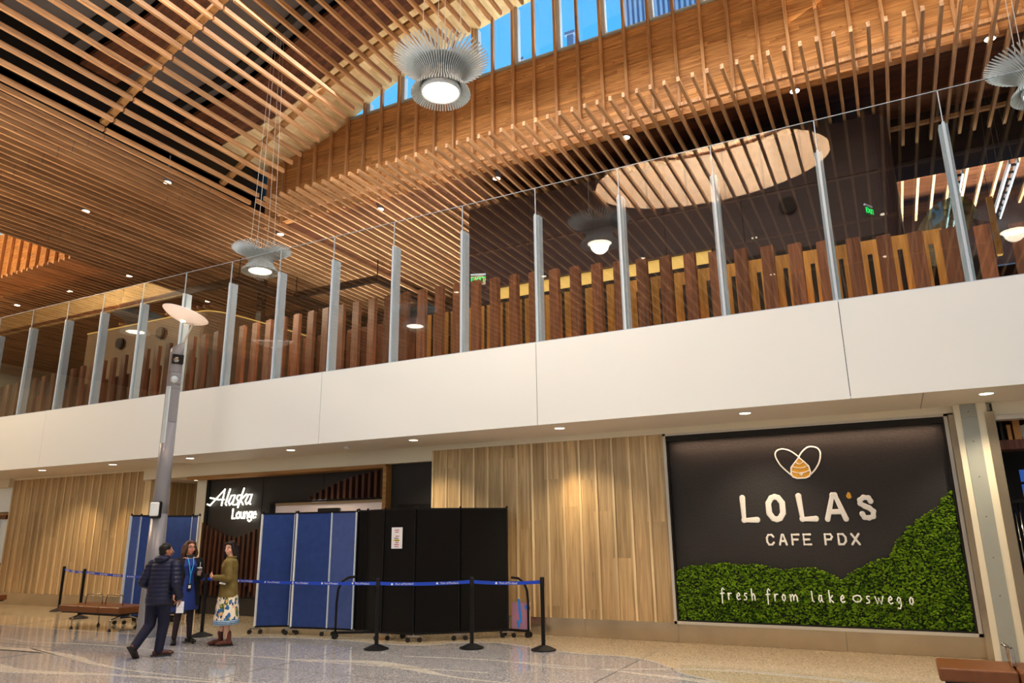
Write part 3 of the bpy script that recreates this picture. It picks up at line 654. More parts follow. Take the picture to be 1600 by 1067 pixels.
# timber screen behind the glass: alternating long walnut boards and a lower amber layer
ts = thing('timber_screen', (-11, 12.5, 4.89), 'long screen of upright walnut boards standing behind the balcony glass', 'screen')
prof = [(-26, 6.25), (-24.1, 6.32), (-21.9, 6.42), (-19.85, 6.53), (-17.3, 6.69), (-15.2, 6.79), (-13.5, 6.84), (-11.3, 6.88), (-9.5, 6.90), (-8.2, 6.885), (-6.4, 6.84), (-5.1, 6.78), (-3.75, 6.69), (-2.4, 6.575), (-1.05, 6.455), (.32, 6.33), (1.68, 6.22), (2.6, 6.1), (4, 6.0)]
def lerp(tab, x):
    if x <= tab[0][0]: return tab[0][1]
    for (a, b), (c, d) in zip(tab, tab[1:]):
        if x <= c: return b+(d-b)*(x-a)/(c-a)
    return tab[-1][1]
rr = random.Random(11)
for i in range(-3, 62):
    x = -24.12+i*.4453; z = lerp(prof, x)
    b = MB().obox((0, 0, (z-4.89)/2), (.105, .0, 0), (.0, .045, 0), (0, 0, (z-4.89)/2))
    o = obj('front_board', b, 'walnut', ts, loc=(x+11, 0, 0)); o.rotation_euler = (0, 0, math.radians(rr.uniform(-5, 5)-9))
for i in range(-3, 57):
    x = -24.12+i*.4453; z = 6.43 if x > -9.2 else lerp(prof, x+.2)-.42
    for s_ in (-1, 1):
        pass
    if x > -9.2: b = B(.04, .185, .38, .42, 0, z-4.89).box(.26, .405, .38, .42, 0, z-4.89).box(.185, .26, .385, .415, z-4.89-.24, z-4.89)
    else: b = B(.04, .20, .32, .36, 0, z-4.89).box(.25, .405, .44, .48, 0, z-4.89-.04)
    obj('back_board', b, 'amber' if x > -9.2 else 'walnut', ts, loc=(x+11, 0, 0))
# low lamps between the layers
for x in (-22.4, -19.5, -16.5, -14, -11.6, -9.4, -7.3, -5.2, -3.0, -1.0, .6):
    d = bpy.data.lights.new('screen_uplight', 'POINT'); d.energy = 9; d.color = (1, .52, .18); d.shadow_soft_size = .05
    o = bpy.data.objects.new('screen_uplight', d); COL.objects.link(o); o.location = (x+.2, 12.72, 5.05)

# dark lounge box with a curved corner ------------------------------
lw = MB(); pts = []
def arc(cx, cy, r, a0, a1, n=8): return [(cx+r*math.cos(math.radians(a0+(a1-a0)*i/n)), cy+r*math.sin(math.radians(a0+(a1-a0)*i/n))) for i in range(n+1)]
pl = [(-10.03, 19.5), (-10.03, 17.0)]+arc(.55, 17.4, .4, -90, 0)+[(.95, 19.2)]
n_ = len(pl)
lw.add([(x, y, 4.89) for x, y in pl]+[(x, y, 10.93) for x, y in pl], [(i, i+1, i+1+n_, i+n_) for i in range(n_-1)]+[tuple(range(n_, 2*n_))])
lb = struct('wall_lounge', lw, 'dark_wall')
obj('top_edge', B(-10.0, .6, 17.01, 17.6, 10.86, 10.93), 'dark_wall', lb)
for x in (-8.1, -6.2, -4.3, -2.4, -.5): obj('joint', B(x-.008, x+.008, 16.992, 17.01, 4.89, 10.9), 'black', lb)
for z in (9.55,): obj('joint', B(-10.03, .6, 16.992, 17.01, z-.006, z+.006), 'black', lb)
obj('recess', B(-9.2, -3.2, 16.985, 17.0, 8.02, 8.35), 'gold_glow', lb)
obj('soffit_lip', B(-9.25, -3.15, 16.9, 17.0, 8.35, 8.40), 'dark_wall', lb)
obj('lower_wall', B(-9.9, .6, 16.97, 17.0, 4.9, 8.02), 'black', lb)
d = area('lounge_cove', (-6.2, 16.6, 8.3), (-6.2, 17.0, 6.5), 6, .1, 30, (1, .72, .3), False)
def speaker(x, y, z, r, lab, rz=0):
    t = thing('round_speaker', (x, y, z), lab, 'speaker', rz=rz)
    obj('housing', MB().cyl((0, .03, 0), (0, -.05, 0), r, 28), 'black', t); obj('grille', MB().cyl((0, -.05, 0), (0, -.07, 0), r*.8, 28), 'black_metal', t)
speaker(-5.5, 16.95, 9.65, .2, 'black round speaker on the dark lounge wall beside the bright pendant reflection')
speaker(-1.35, 16.95, 9.1, .2, 'black round speaker high on the right half of the dark lounge wall')
cm = thing('dome_camera', (-3.75, 16.9, 8.15), 'white dome camera on the glowing strip of the lounge wall', 'camera')
obj('housing', MB().ball((0, 0, 0), (.13, .08, .13)), 'plastic_white', cm, smooth=True); obj('lens_dome', MB().ball((0, -.05, 0), (.07, .06, .07)), 'black', cm, smooth=True)
def exit_sign(x, y, z, lab, txt, rz=0):
    t = thing('exit_sign', (x, y, z), lab, 'sign', rz=rz)
    obj('plate', B(-.17, .17, -.01, .01, -.11, .11), 'clear_plastic' if rz else 'black', t)
    if txt: link('letters', text_mesh(txt, .17, (0, -.02, 0), (1, 0, 0), (0, 0, 1), .004), 'exit_green', t)
    obj('mount', B(-.17, .17, -.02, .02, .11, .15), 'aluminium', t)
    return t
exit_sign(-7.72, 13.5, 7.28, 'green lit exit sign at the left edge of the dark lounge wall', 'EXIT', math.radians(20))
exit_sign(.31, 16.9, 8.55, 'small green exit sign seen edge-on right on the dark lounge wall', 'EXIT', math.radians(62))
nb = thing('notice_board', (-7.75, 13.5, 6.85), 'small white notice on a dark post under the left exit sign', 'notice')
obj('sheet', B(-.08, .08, -.02, 0, -.2, .16), 'paper', nb); obj('post', B(-.2, .12, 0, .06, -1.96, .3), 'charcoal', nb)

# left lounge wall with gilded top edge (curved in plan)
ll = MB(); pp = [(-25.6, 15.9), (-22, 15.9), (-19.9, 15.92), (-19.35, 16.15), (-19.1, 16.8), (-18.9, 18.7), (-18.85, 20)]
pp = smooth_line(pp, 5); n_ = len(pp)
ll.add([(x, y, 4.89) for x, y in pp]+[(x, y, 9.0) for x, y in pp]+[(x, y+.25, 4.89) for x, y in pp]+[(x, y+.25, 9.0) for x, y in pp],
       [(i, i+1, i+1+n_, i+n_) for i in range(n_-1)]+[(i+2*n_, i+1+2*n_, i+1+3*n_, i+3*n_) for i in range(n_-1)]+[(i+n_, i+1+n_, i+1+3*n_, i+3*n_) for i in range(n_-1)])
pbr('bronze_wall', (104, 80, 56), .5, noise=.1, nscale=1)
lf = struct('wall_lounge_left', ll, 'bronze_wall')
obj('gilt_edge', MB().tube([(x, y-.02, 9.02) for x, y in pp], .022, 6), 'gold_glow', lf)
speaker(-23.6, 15.84, 8.4, .2, 'black round speaker on the left lounge wall, left of two')
speaker(-21.5, 15.84, 8.5, .2, 'black round speaker on the left lounge wall, right of two')

# ================================================================ THE TIMBER CEILING
ZC = 11.0; P = .305
tip = [(-15.47, 11.02), (-15.155, 11.18), (-14.57, 11.54), (-13.69, 12.05), (-12.78, 12.51), (-11.89, 12.95), (-11.0, 13.32), (-10.12, 13.64), (-9.2, 13.9), (-8.3, 14.12), (-7.43, 14.29), (-6.8, 14.37), (-5.5, 14.47), (-4.5, 14.5)]
ply = [(-16.6, 13.1), (-16.15, 13.2), (-14.7, 13.39), (-14.1, 13.55), (-13.47, 13.8), (-13.12, 14.02), (-12.7, 14.22), (-12.1, 14.52), (-11.5, 14.74), (-10.5, 15.08), (-9.1, 15.45), (-7.9, 15.69), (-7.3, 15.8), (-5.8, 15.97), (-4.5, 16.02)]
tip += [(-9-a, b) for a, b in tip[::-1][1:]]; ply += [(-9-a, b) for a, b in ply[::-1][1:]]
tipz = lambda x: lerp(tip, x); plyz = lambda x: lerp(ply, x)
def slat_mesh(name, L, w_=.065, h=.115):
    b = MB().box(-w_/2, w_/2, 0, L, 0, h).mesh(name); b.materials.append(MATS['slat']); return b
def slat(me, loc, parent, tilt=0, name='slat'):
    o = bpy.data.objects.new(name, me); COL.objects.link(o); o.location = loc; o.parent = parent
    if tilt: o.rotation_euler = (0, tilt, 0)
    return o
# vault: roof surface in bands across y, slats hung beneath
xs_v = [-16.6+i*.4 for i in range(61)]
xs_v = [x for x in xs_v if x <= 7.6]
def vault_band(name, y0, y1, mat, up=0, parent=None):
    m = MB(); n = len(xs_v)
    vs = [(x, y, plyz(x)+up+t) for t in (0, .12) for y in (y0, y1) for x in xs_v]
    fs = []
    for i in range(n-1):
        fs += [(i, i+1, n+i+1, n+i), (2*n+i, 3*n+i, 3*n+i+1, 2*n+i+1), (i, 2*n+i, 2*n+i+1, i+1), (n+i, n+i+1, 3*n+i+1, 3*n+i)]
    fs += [(0, n, 3*n, 2*n), (n-1, 3*n-1, 4*n-1, 2*n-1)]
    m.add(vs, fs); o = obj(name, m, mat, parent); 
    if parent is None: o['kind'] = 'structure'
    return o
cv = vault_band('ceiling', 13.57, 15.35, 'ply')
for a, b in ((12.2, 13.57), (9.15, 10.12), (6.1, 7.07)): vault_band('brown_deck', a, b, 'deck', .04, cv)
for a, b in ((10.12, 12.2), (7.07, 9.15), (5.4, 6.1)): vault_band('grey_panel', a, b, 'dark_panel', .35, cv)
for y0 in (11.7, 8.6): 
    vault_band('black_gap', y0, y0+.22, 'black', .25, cv)
vault_band('roof_backing', 5.3, 15.4, 'black', .75, cv)
cvs = empty('ceiling_vault_slats', (0, 0, 0)); cvs['kind'] = 'structure'
me_a, me_b, me_c = slat_mesh('slat', 4.46), slat_mesh('slat', 3.34), slat_mesh('slat', .9)
rr = random.Random(2)
nv = int(round((6.45+15.47)/P))
cvr = empty('ceiling_vault_slats_right', (0, 0, 0)); cvr['kind'] = 'structure'
for i in range(nv+1):
    x = -15.47+i*P; z = tipz(x); par = cvs if x < -4.6 else cvr
    slat(me_a, (x, 9.34, z), par); 
    slat(me_b, (x, 5.95, z), par) 
    if x < -4.6: 
        pass
# cross rails that carry the slats (the light blocks seen at the joints)
for yy in (9.25, 12.75, 6.0):
    m = MB()
    for i in range(nv):
        x0 = -15.47+i*P; x1 = x0+P; m.bar((x0, yy, tipz(x0)+.19), (x1, yy, tipz(x1)+.19), .16, .09)
    obj('cross_rail', m, 'trim_wood', cvs)
# closing walls of the vault ends
m = MB(); n = len(xs_v)
m.add([(x, 5.4, 11.15) for x in xs_v]+[(x, 5.4, plyz(x)+.4) for x in xs_v]+[(x, 5.3, 11.15) for x in xs_v]+[(x, 5.3, plyz(x)+.4) for x in xs_v], [(i, i+1, n+i+1, n+i) for i in range(n-1)]+[(2*n+i, 2*n+i+1, 3*n+i+1, 3*n+i) for i in range(n-1)])
struct('wall_vault_near', m, 'ply')
struct('wall_vault_left', B(-16.75, -16.6, 5.3, 15.5, 11.5, 14.2), 'black')
struct('wall_vault_right', B(7.6, 7.75, 5.3, 15.5, 11.5, 14.2), 'black')

# fir wall with battens under the clerestory
YV = 15.3
fw = struct('wall_clerestory', B(-16.4, 7.6, YV, YV+.25, 11.15, 13.90), 'fir_wall')
obj('sill', B(-16.4, 7.6, YV-.03, YV+.3, 13.90, 13.95), 'grey_panel', fw)
xb = -16.32; nb_ = 0
while xb < 7.5:
    zt = min(plyz(xb)-.02, 17)
    obj('batten', MB().box(xb-.035, xb+.035, YV-.12, YV-.02, 11.02, zt), 'batten', fw); xb += .6205
win = struct('window_2', B(-16.4, 7.6, YV+.02, YV+.14, 13.95, 14.02), 'aluminium')
m = MB(); xw = [x for x in xs_v if plyz(x) > 14.0]; n = len(xw)
m.add([(x, YV+.07, 14.0) for x in xw]+[(x, YV+.07, plyz(x)) for x in xw]+[(x, YV+.085, 14.0) for x in xw]+[(x, YV+.085, plyz(x)) for x in xw], [(i, i+1, n+i+1, n+i) for i in range(n-1)]+[(2*n+i, 2*n+i+1, 3*n+i+1, 3*n+i) for i in range(n-1)])
obj('pane', m, 'window_glass', win)
xb = -16.32; i = 0
while xb < 7.5:
    if plyz(xb) > 14.1 and i % 2 == 0: obj('mullion', B(xb+.02, xb+.12, YV+.0, YV+.16, 13.95, plyz(xb)), 'aluminium', win)
    xb += .6205; i += 1
# ribbed metal screen standing on the roof outside
rs = thing('ribbed_roof_screen', (0, 19, 11.5), 'pale ribbed metal screen outside behind the right clerestory panes', 'roof screen')
m = MB(); nn = 90
for i in range(nn): m.box(-5.6+i*.16, -5.52+i*.16, 0, .08, 2.9, 11)
obj('ribs', m, 'corrugated', rs); obj('backing', B(-5.6, 9, .08, .14, 2.9, 11), 'roof_blue', rs)  # blue of the sky light is put into both colours
for i, x in enumerate((-15.0, -12.9, -10.4, -8.6, -6.9)):
    v = thing('roof_vent', (x, 17.6, 12.2), 'blue grey post on the roof outside, %s of the five behind the clerestory' % ('leftmost', 'second from left', 'middle', 'fourth from left', 'rightmost')[i], 'vent')
    obj('stack', B(-.1, .1, 0, .2, 0, 2.6+i*.35), 'roof_blue', v); obj('hood', B(-.16, .16, -.05, .25, 2.6+i*.35, 2.7+i*.35), 'roof_blue', v)
struct('roof_outside', B(-16.6, 7.8, YV+.3, 24, 12.1, 12.25), 'white_paint')

# flat deck and flat slats
dk = struct('ceiling_deck', B(-24, -16.6, -16, 30, 11.85, 12.0), 'deck')
obj('deck_left', B(-46, -24, -16, 2, 11.85, 12.0), 'deck', dk); obj('deck_left', B(-46, -24, 15.4, 30, 11.85, 12.0), 'deck', dk); obj('deck_upstand', B(-24.05, -23.95, 2, 15.3, 11.2, 12.0), 'fir_wall', dk)
obj('deck_right', B(7.6, 14, -16, 30, 11.85, 12.0), 'deck', dk)
obj('deck_far', B(-16.6, 7.6, YV+.2, 30, 11.85, 12.0), 'deck', dk)
# deck behind the camera with the round skylight
OX, OY, RX, RY = -3.4, 3.6, 3.1, 1.9
ell = [(OX+RX*math.cos(2*PI*i/48), OY+RY*math.sin(2*PI*i/48)) for i in range(48)]
m = MB(); rect = []
for x, y in ell:
    dx, dy = x-OX, y-OY; t = min((11.0 if dx > 0 else 13.2)/max(abs(dx), 1e-6), (1.8 if dy > 0 else 19.6)/max(abs(dy), 1e-6)); rect.append((OX+dx*t, OY+dy*t))
for z in (11.85, 12.0):
    k0 = len(m.v); m.add([(x, y, z) for x, y in ell]+[(x, y, z) for x, y in rect], [(i, (i+1) % 48, 48+(i+1) % 48, 48+i) for i in range(48)])
obj('deck_near', m, 'deck', dk)
obj('deck_corner', B(-16.6, 7.6, -16, -14, 11.84, 12.0), 'deck', dk); obj('deck_corner', B(-16.6, -14, -15, 5.4, 11.86, 12.0), 'deck', dk); obj('deck_corner', B(5.5, 7.6, -15, 5.4, 11.86, 12.0), 'deck', dk)
sk = MB()
sk.add([(x, y, 11.1) for x, y in ell]+[(x, y, 12.7) for x, y in ell], [(i, (i+1) % 48, 48+(i+1) % 48, 48+i) for i in range(48)])
so = struct('wall_skylight', sk, 'ply_pale')
obj('rim', MB().tube([(x, y, 12.7) for x, y in ell+[ell[0]]], .05, 6), 'deck', so)
sk2 = MB(); sk2.add([(OX+(x-OX)*1.0, OY+(y-OY)*1.0, 12.7) for x, y in ell]+[(OX+(x-OX)*1.5, OY+(y-OY)*2.2, 15.2) for x, y in ell], [(i, (i+1) % 48, 48+(i+1) % 48, 48+i) for i in range(48)])
struct('ceiling_skylight', sk2, 'ply_pale'); struct('ceiling_skylight_top', MB().add([(OX+(x-OX)*1.5, OY+(y-OY)*2.2, 15.2) for x, y in ell], [tuple(range(48))]), 'ply_pale')
d = bpy.data.lights.new('skylight_fill', 'POINT'); d.energy = 3000; d.color = (1, .96, .92); d.shadow_soft_size = .3  # point lamp added inside the closed well in place of sunlight
o = bpy.data.objects.new('skylight_fill', d); COL.objects.link(o); o.location = (OX+.5, OY+.3, 14.2)

cf = empty('ceiling_slats_balcony', (0, 0, 0)); cf['kind'] = 'structure'
me_l, me_s = slat_mesh('slat', 13.2), slat_mesh('slat', 5.37)
i = 0; x = -15.165
while x < 7.6:
    slat(me_s if x > 1.2 else me_l, (x, 13.73, ZC), cf); x += P
for yy in (14.9, 18.4): obj('cross_rail', B(-15.5 if yy < 15 else 1.0, 7.6, yy-.05, yy+.05, ZC+.115, ZC+.2), 'batten', cf)
cl_ = empty('ceiling_slats_left', (0, 0, 0)); cl_['kind'] = 'structure'
me_f = [slat_mesh('slat', L) for L in (3.35, 3.06, 3.06, 4.4, 10.5)]
x = -15.47-.0; 
x = -15.775
ys = (5.95, 9.34, 12.43, 15.5); col_n = 0
me_full = slat_mesh('slat', 21.5)
while x > -23.9: slat(me_full, (x, 5.5, ZC), cl_); x -= P
cl2 = empty('ceiling_slats_far_left', (0, 0, 0)); cl2['kind'] = 'structure'
me_fl = slat_mesh('slat', 13.0)
while x > -45: slat(me_fl, (x, 13.9, ZC), cl2); x -= P
# joint ticks: the slat butt ends alternate between two rows
jm = MB(); x = -15.775; q = 0
while x > -23.9:
    for yy in (6.0, 9.34, 12.45, 15.5, 18.6): 
        y2 = yy+(.0 if q % 2 else .16); jm.box(x-.034, x+.034, y2-.006, y2+.006, ZC-.001, ZC+.116)
    x -= P; q += 1
x = -15.165; q = 0
while x < 1.2:
    for yy in (16.6, 19.6): jm.box(x-.034, x+.034, yy+.15*(q % 3)-.006, yy+.15*(q % 3)+.006, ZC-.001, ZC+.116)
    x += P; q += 1
obj('slat_joint', jm, 'shadow_gap', cl_)
# behind and above the camera, wider rhythm
cb = empty('ceiling_slats_hall', (0, 0, 0)); cb['kind'] = 'structure'
me_h = slat_mesh('slat', 17.3); x = 7.4
me_h2 = slat_mesh('slat', 14.0)
while x > -30: slat(me_h if x > -24 else me_h2, (x, -12, ZC), cb); x -= .385
d = bpy.data.lights.new('left_vault_fill', 'POINT'); d.energy = 2600; d.color = (1, .84, .6); d.shadow_soft_size = .4  # point lamp added to brighten the left vault in the glass reflection
o = bpy.data.objects.new('left_vault_fill', d); COL.objects.link(o); o.location = (-29.5, 6, 12.6)
for yy in (-6, -2, 1.4): obj('cross_rail', B(-30, 7.6, yy-.05, yy+.05, ZC+.115, ZC+.2), 'batten', cb)

# second vault far left: its fir wall, sill and window
f2 = struct('wall_clerestory_left', B(-34, -24.0, YV, YV+.25, 11.15, 13.9), 'fir_wall')
xb = -24.1
while xb > -34: obj('batten', B(xb-.035, xb+.035, YV-.12, YV-.02, 11.02, 14.6), 'batten', f2); xb -= .6205
w3 = struct('window_3', B(-34, -25, YV+.02, YV+.1, 13.9, 13.98), 'aluminium'); obj('pane', B(-34, -25, YV+.05, YV+.06, 13.98, 15.5), 'window_glass', w3)
struct('ceiling_vault_left', MB().add([(-24, 1.9, 11.6), (-34, 1.9, 16), (-34, YV+.1, 16), (-24, YV+.1, 11.6)], [(0, 1, 2, 3)]).box(-46, -34, 1.9, 15.5, 15.95, 16.1).box(-46, -24, 1.8, 1.95, 11.8, 16.1).box(-46, -34, 15.4, 15.6, 11.1, 16), 'ply')

# right-hand far part: dark beam, second field of white-lit slats, trusses
struct('trim_11', B(1.0, 14, 19.2, 20.3, 10.6, 11.9), 'black_fabric')
f3 = empty('ceiling_slats_far_right', (0, 0, 0)); f3['kind'] = 'structure'
me_r = slat_mesh('slat', 4.1)
for i in range(26): slat(me_r, (1.3+i*.385, 20.35, ZC), f3)
for yy in (21.2,): obj('cross_rail', B(1.1, 11, yy-.05, yy+.05, ZC+.115, ZC+.2), 'batten', f3)
struct('trim_12', B(1.1, 14, 24.45, 24.6, 9.2, 11.2), 'dark_wall')
struct('window_4', B(1.0, 14, 28.9, 29.0, 5.0, 8.9), 'window_white')
pbr('far_daylight', (60, 180, 250), .5, emit=(70, 190, 255), es=.9)
for i in range(9): obj('pane', B(1.2+i*1.4, 2.3+i*1.4, 28.85, 28.9, 5.6, 8.6), 'far_daylight', bpy.data.objects['window_4'])
area('far_slat_fill', (6, 22.3, 7), (6, 22.31, 11), 10, 4, 1300, (.80, .90, 1), False, 60)  # unseen area lamp added below the far slats in place of sunlight
for i, (x, lab) in enumerate(((2.55, 'left'), (3.75, 'middle'), (5.0, 'right'))):
    t = thing('lattice_truss', (x, 20.6, 10.85), 'perforated steel hanger behind the right-hand glass, %s of three' % lab, 'truss', 'steel hangers behind the right glass')
    m = MB()
    for s_ in (-.09, .09): m.box(s_-.02, s_+.02, 0, 6.5, -.25, -.1)
    obj('rail', m, 'aluminium', t)
    m = MB()
    for k2 in range(14): m.box(-.07, .07, .2+k2*.45, .26+k2*.45, -.2, -.15)
    obj('rungs', m, 'black_metal', t)
def wood_fin(x, y, z, L, lab, i):
    t = thing('hanging_timber_fin', (x, y, z), lab, 'timber fin', 'hanging timber fins'); obj('fin', B(-.07, .07, -.03, .03, 0, L), 'amber', t); obj('tip', B(-.05, .05, -.035, .035, -.03, .0), 'gold_glow', t); obj('cable', MB().cyl((0, 0, L), (0, 0, 10.6-z), .006, 6), 'black_metal', t)
for i, (x, z) in enumerate(((3.0, 8.1), (4.1, 8.9), (4.3, 8.2), (5.2, 8.7))): wood_fin(x, 20.0, z, 1.5, 'amber timber fin hanging behind the right-hand glass, %s' % ('leftmost', 'second from left', 'third from left', 'rightmost')[i], i)
hd = thing('glass_hood', (1.4, 17.6, 4.9), 'curved dark green glass hood beside the dark lounge wall', 'hood')
hp = [(-.5, .9), (-.42, 2.2), (-.25, 3.1), (.05, 3.65), (.45, 3.9), (.85, 3.85), (1.0, 3.5)]
m = MB(); hp = smooth_line(hp, 5); n_ = len(hp)
m.add([(x, 0, z) for x, z in hp]+[(x+.1, 1.2, z) for x, z in hp], [(i, i+1, i+1+n_, i+n_) for i in range(n_-1)])
m.add([(x, 0, z) for x, z in hp]+[(.5, 0, 2.6), (.2, 0, .9)], [tuple(range(n_+2))])
obj('hood', m, 'hood_glass', hd)
obj('body', B(-.5, 1.0, .3, 1.6, 0, 2.6), 'black', hd)

# hanging black steel frames in the lounge beyond
for i, (fx0, fx1, fy0, fy1, zz) in enumerate(((-18.6, -14.9, 19.0, 22.6, 10.3), (-25, -18.9, 16.6, 20.5, 10.2))):
    t = thing('hanging_steel_frame', ((fx0+fx1)/2, fy0, zz), ('rectangular' if i == 0 else 'long')+' black steel frame hanging under the slats behind the glass, '+('with the lit field inside' if i == 0 else 'left of the other'), 'frame')
    ox = (fx0+fx1)/2
    for a in ((fx0-ox, fx1-ox, 0, .12), (fx0-ox, fx1-ox, fy1-fy0, fy1-fy0+.12)): obj('beam', B(*a, -.12, .12), 'black_metal', t)
    for a in (fx0-ox, fx1-ox): obj('beam', B(a-.06, a+.06, 0, fy1-fy0, -.12, .12), 'black_metal', t)
    for a in (fx0-ox, fx1-ox): obj('hanger', MB().cyl((a, .05, .1), (a, .05, 1.65), .02, 8), 'black_metal', t)
struct('trim_13', B(-27, -10.1, 23.6, 23.9, 9.4, 10.6), 'dark_wall')
struct('wall_column_dark', B(-19.85, -19.6, 18.4, 18.6, 4.89, 10.9), 'black')
area('lounge_slat_fill', (-13.5, 19.5, 7.2), (-13.5, 19.51, 11), 9, 7, 620, (.96, .98, 1), False, 75)  # unseen area lamp added to whiten the slats inside the steel frame
area('balcony_slat_fill', (-14, 14.8, 6.4), (-14, 14.81, 11), 18, 3, 75, (1, .95, .88), False, 80)  # unseen area lamp added to lift the slat undersides over the balcony

# cylinder spotlights among the slats
def can(x, y, z, lab, r=.115):
    t = thing('cylinder_spotlight', (x, y, z), lab, 'light', 'cylinder spotlights in the ceiling')
    obj('housing', MB().lathe([(r, 0), (r, .24), (r*.4, .27), (.02, .28), (.02, .8)], n=20), 'pole_grey', t, smooth=False)
    obj('reflector', MB().lathe([(r*.85, -.004), (r*.85, .002)], n=20), 'spot_glow', t)
cans = [(-16.37, 11.74, 'left of the pendant cables, in the flat slats'), (-19.98, 11.83, 'in the flat slats at the far left, nearest row'), (-23.84, 16.03, 'above the balcony glass, right of the far-left pair'), (-27.38, 16.05, 'above the balcony glass, second from the left'), (-30.9, 16.1, 'above the balcony glass, farthest left'), (-12.38, 15.84, 'above the balcony glass between the two pendants'), (-16.27, 15.82, 'just right of the smaller pendant'), (-8.46, 15.79, 'below the fir wall left of centre'), (-4.75, 15.6, 'below the middle of the fir wall'), (-.82, 15.5, 'under the right part of the fir wall'), (2.84, 15.46, 'under the right end of the fir wall'), (-23.8, 19.5, 'beside the hanging steel frame at left')]
for x, y, s_ in cans: can(x, y, 11.02 if x < -5 else 11.12, 'silver cylinder spotlight '+s_)
for i, (x, y) in enumerate(((-5.2, 4.2), (-4.3, 3.3), (-3.1, 2.9), (-2.0, 3.2), (-1.2, 4.0), (-6.8, -1.5), (-3.0, -1.5), (.8, -1.5), (-3, -5.5), (.8, -5.5), (-10.6, -1.5), (-14.4, -1.5))):
    can(x, y, 12.3 if i < 5 else 11.02, 'silver cylinder spotlight of the hall ceiling mirrored in the balcony glass')
# ================================================================ THINGS IN THE HALL
# pendant lamps with radial fins -------------------------------------
def fin_mesh():
    outer = [(.43, -.05), (.41, .005), (.35, .065), (.295, .14), (.285, .22), (.33, .31), (.44, .39), (.58, .47), (.69, .525)]
    inner = [(.683, .532), (.56, .49), (.40, .43), (.30, .355), (.255, .25), (.255, .15), (.30, .055), (.37, .0), (.418, -.058)]
    m = MB(); poly = outer+inner; n = len(poly); t = .006
    m.add([(x, -t, z) for x, z in poly]+[(x, t, z) for x, z in poly], [(i, (i+1) % n, (i+1) % n+n, i+n) for i in range(n)])
    t = .0085
    # faces as strips between outer and inner
    O, I = outer, inner[::-1]; k = len(m.v); q = 9
    def samp(p, u):
        f = u*(len(p)-1); i = min(int(f), len(p)-2); a, b = p[i], p[i+1]; f -= i; return (a[0]+(b[0]-a[0])*f, a[1]+(b[1]-a[1])*f)
    m = MB(); vs = []
    for i in range(q+1):
        a, b = samp(O, i/q), samp(I, i/q)
        vs += [(a[0], -t, a[1]), (b[0], -t, b[1]), (a[0], t, a[1]), (b[0], t, b[1])]
    fs = [(0, 1, 3, 2), (4*q, 4*q+2, 4*q+3, 4*q+1)]
    for i in range(q):
        a, b = 4*i, 4*i+4
        fs += [(a, b, b+1, a+1), (a+2, a+3, b+3, b+2), (a, a+2, b+2, b), (a+1, b+1, b+3, a+3)]
    return m.add(vs, fs).mesh('fin')
fm = fin_mesh(); fm.materials.append(MATS['fin_grey'])
def pendant(x, y, z, ztop, label, first=None):
    t = thing('finned_pendant_lamp', (x, y, z), label, 'lamp', 'finned pendant lamps')
    for i in range(64):
        o = bpy.data.objects.new('fin', fm); COL.objects.link(o); o.parent = t; o.rotation_euler = (0, 0, 2*PI*i/64)
    obj('inner_shell', MB().lathe([(.275, .02), (.25, .10), (.24, .23), (.29, .34), (.385, .415), (.38, .425), (.28, .35), (.23, .23), (.24, .10), (.262, .02)], n=40, caps=False), 'fin_grey', t, smooth=True)
    obj('rim', MB().lathe([(.26, -.03), (.28, -.035), (.287, .02), (.275, .05), (.26, .05)], n=40, caps=False), 'aluminium', t, smooth=True)
    obj('diffuser', MB().lathe([(.255, -.012), (.255, -.002)], n=40), 'lamp_glow', t)
    for a in range(4):
        an = a*PI/2+.4; c, s_ = math.cos(an), math.sin(an)
        obj('cable', MB().cyl((.30*c, .30*s_, .36), (.12*c, .12*s_, ztop-z), .005, 6), 'steel_trim', t)
    d = bpy.data.lights.new('pendant_light', 'SPOT'); d.energy = 260; d.color = (1, .86, .66); d.spot_size = math.radians(150); d.spot_blend = .6; d.shadow_soft_size = .2
    o = bpy.data.objects.new('pendant_light', d); COL.objects.link(o); o.location = (x, y, z-.05)
    return t
PEND = [(-5.05, 7.75, 7.9, 16.0, 'large grey finned pendant lamp hanging in front of the fir wall and clerestory'),
        (-12.78, 11.87, 7.9, 14.9, 'smaller-looking finned pendant lamp left of centre, above the balcony glass'),
        (2.7, 11.9, 7.9, 15.2, 'finned pendant lamp cut by the upper right edge of the picture'),
        (-20.1, 8.0, 7.9, 11.86, 'finned pendant lamp seen mirrored in the glass left of the lamp post'),
        (-12.3, 4.3, 7.9, 11.86, 'finned pendant lamp seen mirrored low in the glass at mid picture'),
        (3.0, 4.1, 7.9, 11.86, 'finned pendant lamp seen mirrored at the right end of the balcony glass')]
for p in PEND: pendant(*p)

